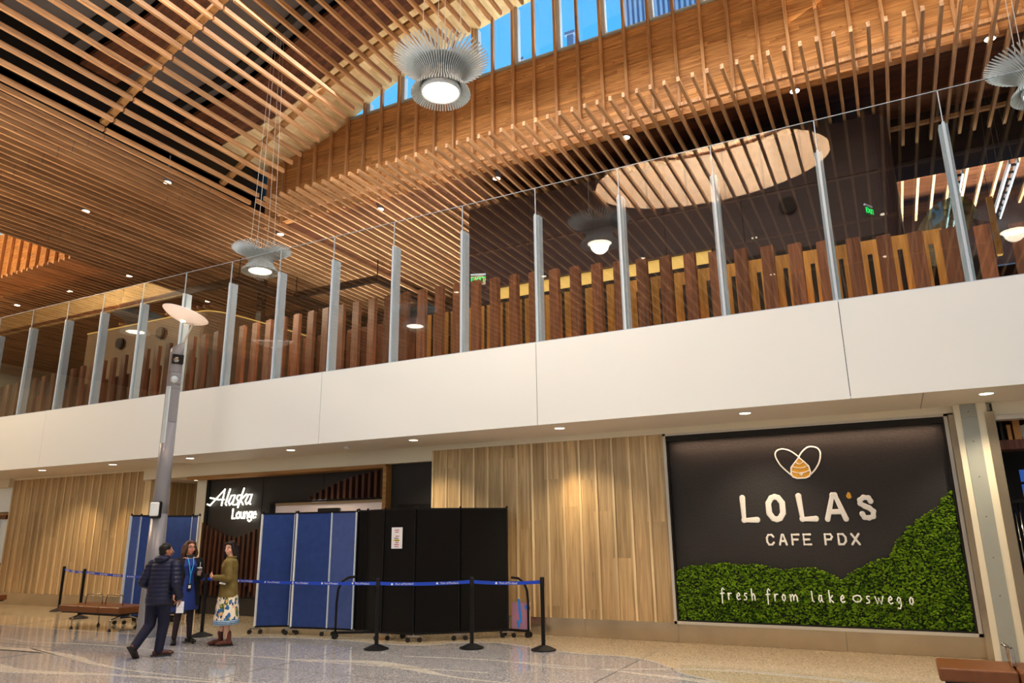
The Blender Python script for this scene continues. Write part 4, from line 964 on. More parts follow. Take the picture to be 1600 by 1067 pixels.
# lamp post -----------------------------------------------------------
lp = thing('lamp_post', (-12.57, 9.68, 0), 'tall grey lamp post with a tilted pale dish on top', 'lamp post')
dv = Vector((-.795, .606, 0)); rv = Vector((.606, .795, 0)); LPO = Vector((-12.62, 9.62, 0))
def R_(n): return .180-.045*min(n, 3)/3-.008*max(0, n-3)/2.5
obj('shaft', MB().lathe([(.19, 0), (.18, .02), (R_(1.1), 1.1), (R_(2.2), 2.2)], n=36), 'pole_grey', lp, smooth=False)
obj('shaft_middle', MB().lathe([(R_(2.2)-.004, 2.2), (R_(2.21), 2.21), (R_(3), 3), (R_(3.95), 3.95)], n=36), 'pole_grey', lp)
um = MB().lathe([(R_(3.95)-.004, 3.95), (R_(3.97), 3.97), (R_(5.35), 5.35), (R_(5.5), 5.62)], n=36)
for i, v in enumerate(um.v):
    if v[2] > 5.5: p = Vector(v); um.v[i] = (v[0], v[1], 5.52+.09*(p.dot(rv))/.14)
obj('shaft_top', um, 'pole_grey', lp)
for nm in ('shaft', 'shaft_middle', 'shaft_top'):
    for p in bpy.data.objects[nm].data.polygons: p.use_smooth = len(p.vertices) == 4
for z in (4.95, 4.62): obj('seam', MB().lathe([(R_(z)+.001, z-.004), (R_(z)+.001, z+.004)], n=36), 'shadow_gap', lp)
cd = -dv
def module(name, z, h, w_, mat, off=0, rot=0, proud=.02, par=lp, bev=.02):
    u = (cd*math.cos(rot)+rv*math.sin(rot)).normalized(); s_ = Vector((0, 0, 1)).cross(u)
    return obj(name, MB().obox(u*(R_(z)-.03+proud/2)+Vector((0, 0, z)), s_*w_/2, u*(.03+proud/2), (0, 0, h/2)), mat, par, bevel=bev)
module('camera_window', 5.22, .20, .22, 'black', rot=.25); obj('camera_dome', MB().ball(cd*.15+Vector((0, 0, 5.2)), .06), 'chrome', lp, smooth=True)
module('speaker_window', 4.83, .22, .20, 'pole_grey', rot=.2); obj('speaker_dome', MB().ball(cd*.135+Vector((0, 0, 4.80)), .07), 'fin_grey', lp, smooth=True)
module('grille_slot', 4.1, 1.15, .12, 'fin_grey', rot=-.75, proud=.006, bev=.04)
module('call_box', 2.28, .26, .17, 'plastic_white', rot=-.55, proud=.07, bev=.025); module('call_box_back', 2.27, .31, .21, 'black', rot=-.55, proud=.03, bev=.03)
ab = Vector((0, 0, 5.42))+rv*.03; at_ = rv*.24+Vector((0, 0, 5.98))
obj('arm', MB().bar(ab, at_, .035, .12, up=cd), 'steel_trim', lp, bevel=.01)
rot = Matrix.Rotation(math.radians(17), 3, dv)
dish = MB().lathe([(.0, -.17), (.18, -.155), (.36, -.10), (.50, -.03), (.56, .012), (.565, .02), (.56, .03), (.50, .02), (.36, -.04), (.18, -.09), (.0, -.10)][1:-1], n=44)
dc = rv*.08+Vector((0, 0, 6.18))
dish.v = [tuple(rot @ (Vector(v)*.83)+dc) for v in dish.v]
obj('dish', dish, 'dish_pink', lp, smooth=True)
obj('dish_lamp', MB().ball(rot @ Vector((.02, 0, -.135))+dc, (.06, .06, .02)), 'spot_glow', lp, smooth=True)

# folding partition screens ------------------------------------------
def partition(name, pts, mats, label, z0=.14, z1=2.17, casters=(), strip=()):
    c = Vector((sum(p[0] for p in pts)/len(pts), sum(p[1] for p in pts)/len(pts), 0)); t = thing(name, c, label, 'partition')
    for i, (a, b) in enumerate(zip(pts, pts[1:])):
        a3, b3 = Vector((*a, 0))-c, Vector((*b, 0))-c; d_ = (b3-a3).normalized()
        m = MB().bar(a3+d_*.015+Vector((0, 0, (z0+z1)/2)), b3-d_*.015+Vector((0, 0, (z0+z1)/2)), .04, z1-z0)
        p = obj('panel', m, mats[i % len(mats)], t, bevel=.006)
        obj('top_rail', MB().bar(a3+Vector((0, 0, z1+.008)), b3+Vector((0, 0, z1+.008)), .05, .03), 'black_metal', t)
        obj('bottom_rail', MB().bar(a3+Vector((0, 0, z0-.008)), b3+Vector((0, 0, z0-.008)), .05, .03), 'black_metal', t)
    for i, a in enumerate(pts):
        a3 = Vector((*a, 0))-c
        mt = 'plastic_white' if i in strip else ('aluminium' if 'blue' in mats[min(i, len(mats)-1)] else 'black_metal')
        obj('hinge_post', B(a3.x-.013, a3.x+.013, a3.y-.035, a3.y+.013, z0, z1), mt, t)
        obj('cap_knob', MB().cyl(a3+Vector((0, 0, z1+.02)), a3+Vector((0, 0, z1+.05)), .02, 10), 'black_metal', t)
    for i in casters:
        a3 = Vector((*pts[i], 0))-c; s_ = (i % 2)*2-1
        cs = obj('caster', MB().cyl(a3+Vector((0, 0, .10)), a3+Vector((0, 0, .15)), .012, 8).bar(a3+Vector((-.09, -.05, .095)), a3+Vector((.09, .05, .095)), .025, .02), 'chrome', t)
        for k2 in (-1, 1):
            w0 = a3+Vector((k2*.085, k2*.05, .04))
            obj('wheel', MB().cyl(w0+Vector((-.012, .016, 0)), w0+Vector((.012, -.016, 0)), .04, 16), 'rubber', cs)
    return t
pb = partition('folding_partition', [(-10.91, 10.70), (-10.37, 11.02), (-10.17, 10.86), (-9.42, 10.98), (-8.86, 11.0)], ['blue_fabric', 'blue_fabric', 'blue_fabric', 'blue_fabric_pale'], 'royal blue folding fabric partition in the middle of the floor', casters=(0, 1, 2, 3), strip=(0, 2))
pk = partition('folding_partition', [(-8.84, 11.02), (-8.70, 11.10), (-8.15, 10.90), (-7.5, 10.92), (-6.9, 11.42), (-6.28, 12.02)], ['black_fabric'], 'black folding fabric partition with a white notice pinned on it', z1=2.18, casters=(2, 3, 4, 5))
pf = partition('folding_partition', [(-14.85, 10.75), (-14.8, 10.95), (-14.68, 11.15), (-14.8, 11.5), (-14.42, 12.0), (-14.06, 11.88)], ['blue_fabric_pale', 'blue_fabric', 'blue_fabric_pale', 'blue_fabric', 'blue_fabric_pale'], 'blue folding fabric partition behind the lamp post at left', z1=2.22, casters=(0, 2, 4), strip=(5,))
# notice
nt_ = thing('paper_notice', (-7.86, 10.87, 1.70), 'white paper notice with red and highlighted lines on the black partition', 'notice')
obj('sheet', B(-.115, .115, -.004, 0, -.18, .18), 'paper', nt_)
for i, (s_, z, mat) in enumerate((('PUBLIC', .135, 'red_ink'), ('SECURITY', .10, 'red_ink'), ('Cafe', .03, 'red_ink'), ('Bakery', -.005, 'black'), ('is open', -.04, 'black'), ('this way', -.075, 'red_ink'), ('please', -.11, 'red_ink'), ('thanks', -.145, 'red_ink'))):
    if i == 4: obj('highlight', B(-.08, .06, -.0045, -.003, z-.014, z+.014), 'yellow_ink', nt_)
    obj('line', B(-.055+.012*(i % 3), .045-.01*(i % 2), -.0055, -.004, z-.007, z+.006), mat, nt_)

# stanchions ----------------------------------------------------------
def stanchion(x, y, label, tilt=0):
    t = thing('queue_stanchion', (x, y, 0), label, 'stanchion', 'black queue stanchions')
    obj('base', MB().lathe([(.195, 0), (.195, .018), (.15, .035), (.06, .07), (.045, .075)], n=32), 'black', t, smooth=False)
    obj('post', MB().lathe([(.032, .07), (.032, 1.0)], n=20), 'black_metal', t, smooth=False)
    obj('head', MB().lathe([(.036, .94), (.036, 1.07), (.03, 1.08)], n=20), 'black', t)
    return t
def belt(par, a, b, labels=True, sag=.02):
    a, b = Vector(a), Vector(b); o = par.location; n = 10
    d_ = (b-a); m = MB(); L = d_.length; dn = d_.normalized(); side = dn.cross(Vector((0, 0, 1))).normalized()*.002
    ps = [a+d_*i/n-Vector((0, 0, sag*4*(i/n)*(1-i/n))) for i in range(n+1)]
    vs = []
    for p in ps:
        q = p-o; vs += [q-side-Vector((0, 0, .026)), q-side+Vector((0, 0, .026)), q+side+Vector((0, 0, .026)), q+side-Vector((0, 0, .026))]
    fs = [(4*i+j, 4*i+(j+1) % 4, 4*i+4+(j+1) % 4, 4*i+4+j) for i in range(n) for j in range(4)]+[(0, 1, 2, 3), (4*n+3, 4*n+2, 4*n+1, 4*n)]
    bt = obj('belt', m.add(vs, fs), 'belt_blue', par)
    k = max(1, int(L/.62)); ex = dn if dn.dot(Vector((1, .6, 0))) > 0 else -dn
    ny = ex.cross(Vector((0, 0, 1))).normalized()
    for i in range(k):
        u = (i+.5)/k; p = a+d_*u-Vector((0, 0, sag*4*u*(1-u)))-o+ny*.0045
        me = text_mesh('Port of Portland', .044, p+ex*.03, ex, (0, 0, 1), .0006)
        link('belt_text', me, 'paper', bt)
        q = p-ex*.17
        obj('belt_emblem', MB().cyl(q, q+ny*.001, .017, 14), 'paper', bt)
    return bt
ZB = 1.005
s1 = stanchion(-7.61, 10.05, 'black queue stanchion in front of the black partition, left of two'); s2 = stanchion(-6.25, 10.72, 'black queue stanchion in front of the black partition, right of two'); s3 = stanchion(-5.12, 10.98, 'black queue stanchion at the right end of the belt, against the oak wall')
s4 = stanchion(-16.9, 11.2, 'black queue stanchion behind the left bench, nearer the lamp post'); s5 = stanchion(-19.1, 12.1, 'black queue stanchion behind the left bench, farther left'); s6 = stanchion(-11.62, 10.1, 'black queue stanchion hidden behind the woman with the cup')
belt(s2, (-6.22, 10.72, ZB), (-5.15, 10.98, ZB)); belt(s1, (-7.58, 10.05, ZB-.01), (-6.28, 10.72, ZB)); belt(s6, (-11.59, 10.1, ZB), (-7.64, 10.05, ZB-.01), sag=.03); belt(s5, (-19.07, 12.1, ZB), (-16.93, 11.2, ZB)); belt(s4, (-16.87, 11.2, ZB), (-11.65, 10.1, ZB), sag=.04)

# wheeled end frames with a bent tube -------------------------------
def end_frame(x, y, label, dx, dy, h=1.03, L=1.1):
    t = thing('wheeled_frame', (x, y, 0), label, 'frame', 'bent-tube frames on wheels'); u = Vector((dx, dy, 0)).normalized()
    pts = [Vector((0, 0, .12)), Vector((0, 0, .6)), u*.02+Vector((0, 0, h-.2)), u*.08+Vector((0, 0, h-.07)), u*.20+Vector((0, 0, h)), u*.34+Vector((0, 0, h+.01))]
    obj('bent_tube', MB().tube(smooth_line([tuple(p) for p in pts], 1) if False else pts, .022, 10), 'black_metal', t, smooth=True)
    obj('base_bar', MB().bar(Vector((0, 0, .11)), u*L+Vector((0, 0, .11)), .05, .04), 'black_metal', t)
    for q in (0, L*.95):
        for s_ in (-.035, .035):
            c = u*q+Vector((-u.y, u.x, 0))*s_; obj('wheel', MB().cyl(c+Vector((-u.y*.012, u.x*.012, .05)), c+Vector((u.y*.012, -u.x*.012, .05)), .05, 18), 'rubber', t)
    return t
end_frame(-9.02, 10.72, 'wheeled frame with bent black tube between the blue and black partitions', .8, .42, L=1.25)
end_frame(-5.95, 12.16, 'wheeled frame with bent black tube at the right end of the black partition', -.98, .1, L=.55, h=.98)
end_frame(-15.1, 11.3, 'wheeled frame with bent black tube behind the left bench', .85, .2, L=1.0)
fb = thing('foam_board', (-6.10, 12.20, .13), 'mauve board with blue tape leaning beside the black partition', 'board')
obj('sheet', B(-.19, .16, -.01, .01, 0, .44), 'mauve', fb); obj('edge', B(.145, .165, -.012, .012, 0, .445), 'dish_pink', fb)
obj('tape', MB().obox((-.03, -.014, .30), (.022, 0, 0), (0, .003, 0), (-.02, 0, .2)), 'tape_blue', fb); obj('tape', MB().obox((.12, -.014, .36), (.05, 0, -.01), (0, .003, 0), (0, 0, .03)), 'tape_blue', fb); obj('tape', MB().obox((-.06, -.014, .08), (.02, 0, 0), (0, .003, 0), (-.012, 0, .06)), 'tape_blue', fb)

# benches -------------------------------------------------------------
def bench(x, y, label, n=3, w_=.635, depth=.7, arms=(0, 1), arm_rise=.22):
    t = thing('seating_bench', (x, y, 0), label, 'bench', 'brown leather benches')
    for i in range(n): obj('cushion', B(i*w_+.005, (i+1)*w_-.005, 0, depth, .33, .455), 'leather', t, bevel=.022)
    obj('beam', B(.35, n*w_-.25, depth*.35, depth*.6, .26, .33), 'black_metal', t)
    obj('pan', B(.05, n*w_-.02, .06, depth-.06, .305, .335), 'black', t)
    for xx in ((.42, n*w_-.3) if n > 1 else (.3,)):
        for yy in (.06, depth-.06):
            lg = obj('leg', MB().tube([(xx, depth*.48, .28), (xx, (yy+depth*.48)/2, .25), (xx, yy, .20), (xx, yy, .03)], .016, 10), 'chrome', t, smooth=True)
            obj('foot', MB().lathe([(.03, 0), (.034, .02), (.015, .045)], (xx, yy, 0), n=14), 'rubber', lg)
    for i in arms:
        x0 = (i+.62)*w_; x1 = x0+w_*.86; yy = depth*.45
        obj('armrest', MB().tube([(x0, yy, .44), (x0+.02, yy, .60), (x0+.05, yy, .65), (x1-.05, yy, .65), (x1-.02, yy, .62), (x1, yy, .44)], .013, 8), 'chrome', t, smooth=True)
    return t
bench(-15.5, 9.8, 'three-seat brown leather bench left of the lamp post')
bench(-21.6, 10.45, 'brown leather bench cut by the left edge of the picture', arms=())
br = bench(.16, 8.62, 'brown leather bench cut by the bottom right corner', n=3, w_=.66, depth=.63, arms=())
obj('armrest', MB().tube([(.66, .5, .40), (.64, .54, .60), (.61, .56, .63)], .02, 8), 'chrome', br, smooth=True)
obj('armrest', B(.635, .675, .28, .5, .45, .63), 'chrome', br, bevel=.012)
# ================================================================ PEOPLE
pbr('skin', (196, 132, 104), .55, noise=.06, nscale=20); pbr('skin_pale', (214, 158, 130), .55, noise=.05, nscale=20); pbr('skin_tan', (150, 98, 70), .55, noise=.05, nscale=20)
pbr('hair_black', (16, 13, 12), .45, noise=.3, nscale=60); pbr('hair_brown', (66, 40, 24), .5, noise=.35, nscale=50); pbr('hair_dark', (26, 17, 14), .42, noise=.3, nscale=50)
pbr('navy_puffer', (10, 17, 42), .5, noise=.15, nscale=12); pbr('navy_trousers', (10, 13, 36), .8, noise=.12, nscale=20)
pbr('shoe_brown', (62, 28, 20), .45, noise=.2, nscale=20); pbr('boot_rust', (84, 40, 26), .6, noise=.2, nscale=20); pbr('shoe_black', (14, 14, 16), .25)
pbr('black_coat', (12, 12, 16), .85, noise=.2, nscale=16); pbr('dress_blue', (20, 42, 104), .75, noise=.12, nscale=10); pbr('tights', (34, 20, 26), .7)
pbr('olive_jacket', (104, 84, 36), .75, noise=.1, nscale=14); pbr('lanyard_blue', (50, 150, 205), .6); pbr('lip', (176, 70, 70), .5); pbr('eye_white', (225, 220, 215), .3); pbr('iris', (40, 26, 20), .2)
pbr('drink', (196, 150, 130), .4); pbr('scarf', (38, 34, 28), .8, noise=.4, nscale=40)
def floral():
    m = bpy.data.materials.new('floral'); m.use_nodes = True; n = m.node_tree.nodes; l = m.node_tree.links; b = n['Principled BSDF']; b.inputs['Roughness'].default_value = .75
    t = n.new('ShaderNodeTexCoord'); base = s2l((224, 208, 180)); cur = None
    nz = n.new('ShaderNodeTexNoise'); nz.inputs['Scale'].default_value = 7; l.new(t.outputs['Object'], nz.inputs['Vector'])
    wv = n.new('ShaderNodeVectorMath'); wv.operation = 'MULTIPLY_ADD'; wv.inputs[1].default_value = (.10, .10, .10); l.new(nz.outputs['Color'], wv.inputs[0]); l.new(t.outputs['Object'], wv.inputs[2])
    for i, (sc_, th, col, st) in enumerate(((11, .40, (78, 94, 26), (1, 1, .42)), (9, .38, (40, 92, 142), (1, 1, .8)), (9.5, .30, (206, 158, 96), (1, 1, .9)), (15, .27, (24, 50, 94), (1, 1, .6)))):
        mp = n.new('ShaderNodeMapping'); mp.inputs['Location'].default_value = (i*3.3, i*1.7, i*5.1); mp.inputs['Scale'].default_value = st; l.new(wv.outputs[0], mp.inputs[0])
        v = n.new('ShaderNodeTexVoronoi'); v.inputs['Scale'].default_value = sc_; l.new(mp.outputs[0], v.inputs['Vector'])
        lt = n.new('ShaderNodeMath'); lt.operation = 'LESS_THAN'; lt.inputs[1].default_value = th; l.new(v.outputs['Distance'], lt.inputs[0])
        mx = n.new('ShaderNodeMix'); mx.data_type = 'RGBA'; l.new(lt.outputs[0], mx.inputs[0]); mx.inputs[7].default_value = s2l(col)
        if cur is None: mx.inputs[6].default_value = base
        else: l.new(cur, mx.inputs[6])
        cur = mx.outputs[2]
    # striped blue hem, part of the cloth
    sx = n.new('ShaderNodeSeparateXYZ'); l.new(t.outputs['Object'], sx.inputs[0])
    ml_ = n.new('ShaderNodeMath'); ml_.operation = 'MULTIPLY'; ml_.inputs[1].default_value = 38; l.new(sx.outputs[2], ml_.inputs[0])
    fr_ = n.new('ShaderNodeMath'); fr_.operation = 'FRACT'; l.new(ml_.outputs[0], fr_.inputs[0])
    gt = n.new('ShaderNodeMath'); gt.operation = 'GREATER_THAN'; gt.inputs[1].default_value = .42; l.new(fr_.outputs[0], gt.inputs[0])
    st_ = n.new('ShaderNodeMix'); st_.data_type = 'RGBA'; l.new(gt.outputs[0], st_.inputs[0]); st_.inputs[6].default_value = s2l((205, 222, 230)); st_.inputs[7].default_value = s2l((46, 110, 160))
    hm = n.new('ShaderNodeMath'); hm.operation = 'LESS_THAN'; hm.inputs[1].default_value = .415; l.new(sx.outputs[2], hm.inputs[0])
    mx = n.new('ShaderNodeMix'); mx.data_type = 'RGBA'; l.new(hm.outputs[0], mx.inputs[0]); l.new(cur, mx.inputs[6]); l.new(st_.outputs[2], mx.inputs[7]); l.new(mx.outputs[2], b.inputs['Base Color'])
    MATS['floral'] = m
floral()
V = Vector
def rotz(a): return Matrix.Rotation(a, 3, 'Z')
def head_parts(mb, c, yaw, f=1.0, pitch=0):
    """skull, jaw, nose, ears and neck into the body mesh; c = head centre"""
    r = rotz(yaw) @ Matrix.Rotation(pitch, 3, 'X')
    q = lambda x, y, z: c+r @ V((x*f, y*f, z*f))
    mb.ball(q(0, -.012, .03), (.075*f, .092*f, .088*f), 18, 12, r)
    mb.ball(q(0, .022, -.035), (.058*f, .062*f, .078*f), 16, 10, r)
    mb.ball(q(0, .052, -.088), (.026*f, .022*f, .022*f), 10, 7, r)
    mb.cap(q(0, .086, .018), q(0, .106, -.022), .008*f, .013*f, 8)
    mb.ball(q(0, .082, -.054), (.024*f, .010*f, .011*f), 10, 6, r)
    for s_ in (-1, 1):
        mb.ball(q(s_*.074, -.005, -.004), (.010*f, .020*f, .032*f), 10, 7, r)
        mb.ball(q(s_*.032, .070, .034), (.022*f, .014*f, .008*f), 8, 5, r)
        mb.ball(q(s_*.042, .052, -.024), (.022*f, .024*f, .026*f), 8, 6, r)
    return q, r
def face_bits(par, q, r, f=1.0, brow='hair_dark', mouth=.02):
    for s_ in (-1, 1):
        obj('eye', MB().ball(q(s_*.031, .073, .014), (.014*f, .010*f, .008*f), 10, 6, r), 'eye_white', par, smooth=True)
        obj('iris', MB().ball(q(s_*.031, .0805, .014), (.006*f, .004*f, .006*f), 8, 5, r), 'iris', par, smooth=True)
        obj('eyebrow', MB().tube([q(s_*.014, .088, .034), q(s_*.034, .087, .040), q(s_*.052, .074, .034)], .0035*f, 6), brow, par, smooth=True)
    obj('mouth', MB().tube([q(-mouth, .081, -.052), q(-mouth*.5, .090, -.056), q(mouth*.5, .090, -.056), q(mouth, .081, -.052)], .0052*f, 6), 'lip', par, smooth=True)
def hand(mb, wrist, d, palm_n, curl=.4, side=1, f=1.0, spread=.12):
    """palm along d, palm_n = way the palm faces; fingers curl towards palm_n"""
    d = V(d).normalized(); n = V(palm_n); n = (n-d*n.dot(d)).normalized(); s_ = d.cross(n)*side
    mb.cap(wrist, wrist+d*.03*f, .022*f, .024*f, 10)
    for k in range(4):
        mb.cap(wrist+d*.02*f+s_*(.012-.008*k)*f*1.1, wrist+d*.082*f+s_*(.030-.0195*k)*f, .014*f, .0115*f, 8)
    Ls = (.068, .078, .072, .056)
    for k, L in enumerate(Ls):
        p = wrist+d*.085*f+s_*(.030-.0195*k)*f; dd = (d+s_*(1.5-k)*spread*.4).normalized(); a = curl
        for seg, rr_ in ((.46, .0088), (.30, .008), (.24, .007)):
            dd = (dd*math.cos(a)+n*math.sin(a)).normalized(); p2 = p+dd*L*seg*f; mb.cap(p, p2, rr_*f, rr_*.93*f, 7); p = p2; a = curl*1.15; n2 = n
    p = wrist+d*.02*f+s_*.022*f+n*.008*f; dd = (d*.65+s_*.62+n*.4).normalized()
    for L in (.038, .032, .024):
        p2 = p+dd*L*f; mb.cap(p, p2, .0115*f, .009*f, 8); p = p2; dd = (dd+d*.25+n*.25*(1+curl)).normalized()
def limb(mb, pts, rs):
    for a, b, ra, rb in zip(pts, pts[1:], rs, rs[1:]): mb.cap(a, b, ra, rb)
def body_core(mb, z0=.9, zs=1.40, w_=.19, female=False, lean=V((0, 0, 0))):
    hipw = .165 if not female else .175
    rings = [(V((0, 0, z0-.06)), hipw*.9, .105), (V((0, 0, z0)), hipw, .115), (V((0, 0, z0+.10))+lean*.15, hipw*.93, .105), (V((0, 0, z0+.22))+lean*.4, .135 if female else .155, .095), (V((0, .01, z0+.36))+lean*.7, .155 if female else .175, .115), (V((0, 0, zs-.03))+lean, w_*.88, .095), (V((0, -.005, zs+.03))+lean, w_*.5, .07)]
    mb.loft(rings, 22)
def shoe(par, ankle, d, mat, L=.26, boot=0, heel=0, pitch=0, w_=.045):
    """one shoe; d = toe direction on the floor"""
    a = math.atan2(-d[0], d[1]); m = MB(); r = rotz(a) @ Matrix.Rotation(pitch, 3, 'X'); hz = .075+heel
    def q(x, y, z): return V(ankle)+r @ V((x, y, z))
    m.cap(q(0, -.045, -hz+.045), q(0, .02, -hz+.048), .042, .044, 12); m.cap(q(0, .02, -hz+.048), q(0, L-.125, -hz+.036), .044, .034, 12)
    m.ball(q(0, L-.12, -hz+.032), (.044, .055, .030), 12, 8, r)
    if boot: m.cap(q(0, -.02, -hz+.06), q(0, -.015, boot), .046, .046, 14)
    o = link('boot' if boot else 'shoe', baked(m, .007, 3), mat, par)
    s_ = obj('sole', MB().obox(q(0, L*.5-.105, -hz+.008), r @ V((w_, 0, 0)), r @ V((0, L/2, 0)), r @ V((0, 0, .009))), 'black', o, bevel=.006)
    if heel: obj('heel', MB().obox(q(0, -.055, -hz-.0+.02-heel*.5+.012), r @ V((.028, 0, 0)), r @ V((0, .03, 0)), r @ V((0, 0, heel*.5+.016))), 'black', o)
    return o

# --- man in the navy puffer, seen from behind, mid-stride ---
def yaw_of(v): return math.atan2(-v[0], v[1])
man = thing('person', (-10.36, 8.13, 0), 'person in navy puffer jacket seen from behind, holding a white card, mid-stride', 'person', rz=yaw_of((-.30, .95)))
ln = V((0, .05, 0)); mb = MB(); body_core(mb, .88, 1.36, .20, lean=ln)
hc = V((.01, .055, 1.545)); mb.cap(V((0, .03, 1.38)), hc+V((0, -.015, -.06)), .060, .055)
q, r = head_parts(mb, hc, math.radians(-42), 1.0, .05)
# legs: right leg planted ahead, left leg trailing on its toes
RL = [V((.09, 0, .86)), V((.085, .06, .47)), V((.07, .02, .10))]; LL = [V((-.09, 0, .86)), V((-.10, -.01, .46)), V((-.15, -.26, .17))]
limb(mb, RL, (.088, .058, .040)); limb(mb, LL, (.088, .058, .040))
RA = [V((.205, .04, 1.33)), V((.275, -.02, 1.06)), V((.30, .10, .84))]; LA = [V((-.20, .04, 1.33)), V((-.29, -.02, 1.08)), V((-.18, .18, .98))]
limb(mb, RA, (.052, .040, .026)); limb(mb, LA, (.052, .040, .026))
hand(mb, RA[2], (.03, .1, -1), (-1, .2, 0), .5, -1); hand(mb, LA[2], (.6, .6, -.25), (.3, -.2, -.6), .5, 1)
link('body', baked(mb, .0065, 3), 'skin_tan', man)
face_bits(man, q, r, brow='hair_black')
hm = MB(); hm.ball(hc+r @ V((0, -.022, .043)), (.082, .094, .088), 18, 12, r); hm.ball(hc+r @ V((0, -.05, -.01)), (.072, .060, .072), 14, 9, r)
def cutface(co, n_): return co
link('hair', baked(hm, .008, 2), 'hair_black', man)
jm = MB(); jm.loft([(V((0, .0, .76)), .185, .155), (V((0, .0, .80)), .20, .165), (V((0, .01, .98))+ln*.2, .195, .165), (V((0, .01, 1.15))+ln*.6, .205, .165), (V((0, 0, 1.30))+ln, .225, .145), (V((0, 0, 1.385))+ln, .19, .115), (V((0, .0, 1.44))+ln, .10, .09)], 26)
limb(jm, [RA[0], RA[1]+V((.005, 0, 0)), RA[2]+(RA[1]-RA[2])*.12], (.086, .072, .054)); limb(jm, [LA[0], LA[1], LA[2]+(LA[1]-LA[2])*.12], (.088, .074, .054))
def puff(co, n_): return co+n_*(.007*abs(math.sin(co.z*PI/.062)))
link('puffer_jacket', baked(jm, .010, 3, puff), 'navy_puffer', man)
hd_ = MB(); hd_.ball(V((0, -.035, 1.43)), (.115, .085, .062), 18, 10); hd_.ball(V((0, .02, 1.455)), (.105, .085, .04), 18, 10)
link('hood', baked(hd_, .009, 3), 'navy_puffer', man)
tm = MB(); tm.loft([(V((0, 0, .92)), .175, .125), (V((0, 0, .80)), .18, .13), (V((0, 0, .74)), .165, .12)], 20)
limb(tm, RL[:2]+[RL[2]+V((0, 0, -.01))], (.108, .082, .066)); limb(tm, LL[:2]+[LL[2]+V((0, 0, .0))], (.108, .082, .066))
link('trousers', baked(tm, .009, 3), 'navy_trousers', man)
shoe(man, RL[2]+V((0, 0, -.012)), (.75, .6), 'shoe_brown', L=.29); shoe(man, LL[2]+V((0, .0, 0)), (-.1, 1), 'shoe_brown', L=.29, pitch=-.75)
card = thing('white_card', tuple(man.matrix_world @ V((0, 0, 0))), 'white card held in the right hand of the person in the puffer jacket', 'card')
bpy.context.view_layer.update()
card.location = man.matrix_world @ (RA[2]+V((.01, .0, -.12))); card.rotation_euler = (0, 0, yaw_of((-.5, .8)))
obj('sheet', B(-.055, .055, -.003, .003, -.10, .07), 'paper', card); obj('fold', B(-.055, .055, -.005, -.003, -.015, -.012), 'fin_grey', card)

# --- woman with the cup, facing the camera ---
w2 = thing('person', (-11.11, 9.24, 0), 'person in black coat over a blue dress holding a cup, with glasses and blue lanyard', 'person', rz=yaw_of((.93, -.36)))
mb = MB(); body_core(mb, .92, 1.39, .18, True)
hc = V((0, .02, 1.575)); mb.cap(V((0, 0, 1.38)), hc+V((0, -.02, -.06)), .055, .048)
q, r = head_parts(mb, hc, math.radians(8), .98)
RL = [V((.09, 0, .88)), V((.10, .02, .48)), V((.115, -.02, .10))]; LL = [V((-.09, 0, .88)), V((-.10, .02, .48)), V((-.13, -.01, .10))]
limb(mb, RL, (.088, .055, .036)); limb(mb, LL, (.088, .055, .036))
LA = [V((-.185, .0, 1.35)), V((-.235, -.02, 1.08)), V((-.06, .20, 1.12))]      # her right arm (image left) hidden, bent
RAw = LA
LAr = [V((-.185, .0, 1.35)), V((-.235, .0, 1.09)), V((-.15, .20, 1.17))]
limb(mb, [V((.185, 0, 1.35)), V((.24, -.02, 1.07)), V((.22, .08, .82))], (.046, .038, .024)); limb(mb, LAr, (.046, .038, .024))
hand(mb, V((.22, .08, .82)), (0, .1, -1), (-1, .1, 0), .4, -1, .9); hand(mb, LAr[2], (.25, .75, .35), (.9, -.1, .1), .75, 1, .9)
link('body', baked(mb, .0065, 3), 'skin', w2)
face_bits(w2, q, r, .98, 'hair_brown')
gm = MB()
for s_ in (-1, 1): gm.tube([q(s_*.032+.024*math.cos(a), .098, .013+.017*math.sin(a)) for a in [2*PI*i/12 for i in range(13)]], .0024, 6)
gm.tube([q(-.009, .098, .015), q(0, .101, .018), q(.009, .098, .015)], .0024, 6)
for s_ in (-1, 1): gm.tube([q(s_*.056, .096, .018), q(s_*.078, .05, .018), q(s_*.080, -.005, .010)], .0022, 6)
obj('glasses', gm, 'black', w2, smooth=True)
def long_hair(hc, r, drop, back, f=1.0, side=1.0):
    h = MB(); g = lambda x, y, z: hc+r @ V((x, y, z))
    h.ball(g(0, -.028, .042), (.088*f, .092*f, .092*f), 18, 12, r)
    for s_ in (-1, 1):
        h.cap(g(s_*.058, .012, .085), g(s_*.082, .022, .0), .026, .026); h.cap(g(s_*.082, .022, .0), g(s_*.098*side, .005, -drop*.62), .026, .034); h.cap(g(s_*.098*side, .005, -drop*.62), g(s_*.098*side, .0, -drop), .034, .028)
        h.cap(g(s_*.05, -.075, .02), g(s_*.065, -.085, -back*.6), .055, .055); h.cap(g(s_*.065, -.085, -back*.6), g(s_*.05, -.09, -back), .055, .035)
    h.cap(g(0, -.085, .03), g(0, -.095, -back), .062, .05); h.cap(g(-.055, .055, .088), g(.055, .045, .095), .018, .02)
    return baked(h, .008, 3, lambda co, n_: co+n_*.003*math.sin(co.z*90+co.x*220))
link('hair', long_hair(hc, r, .13, .15, 1.0, 1.15), 'hair_brown', w2)
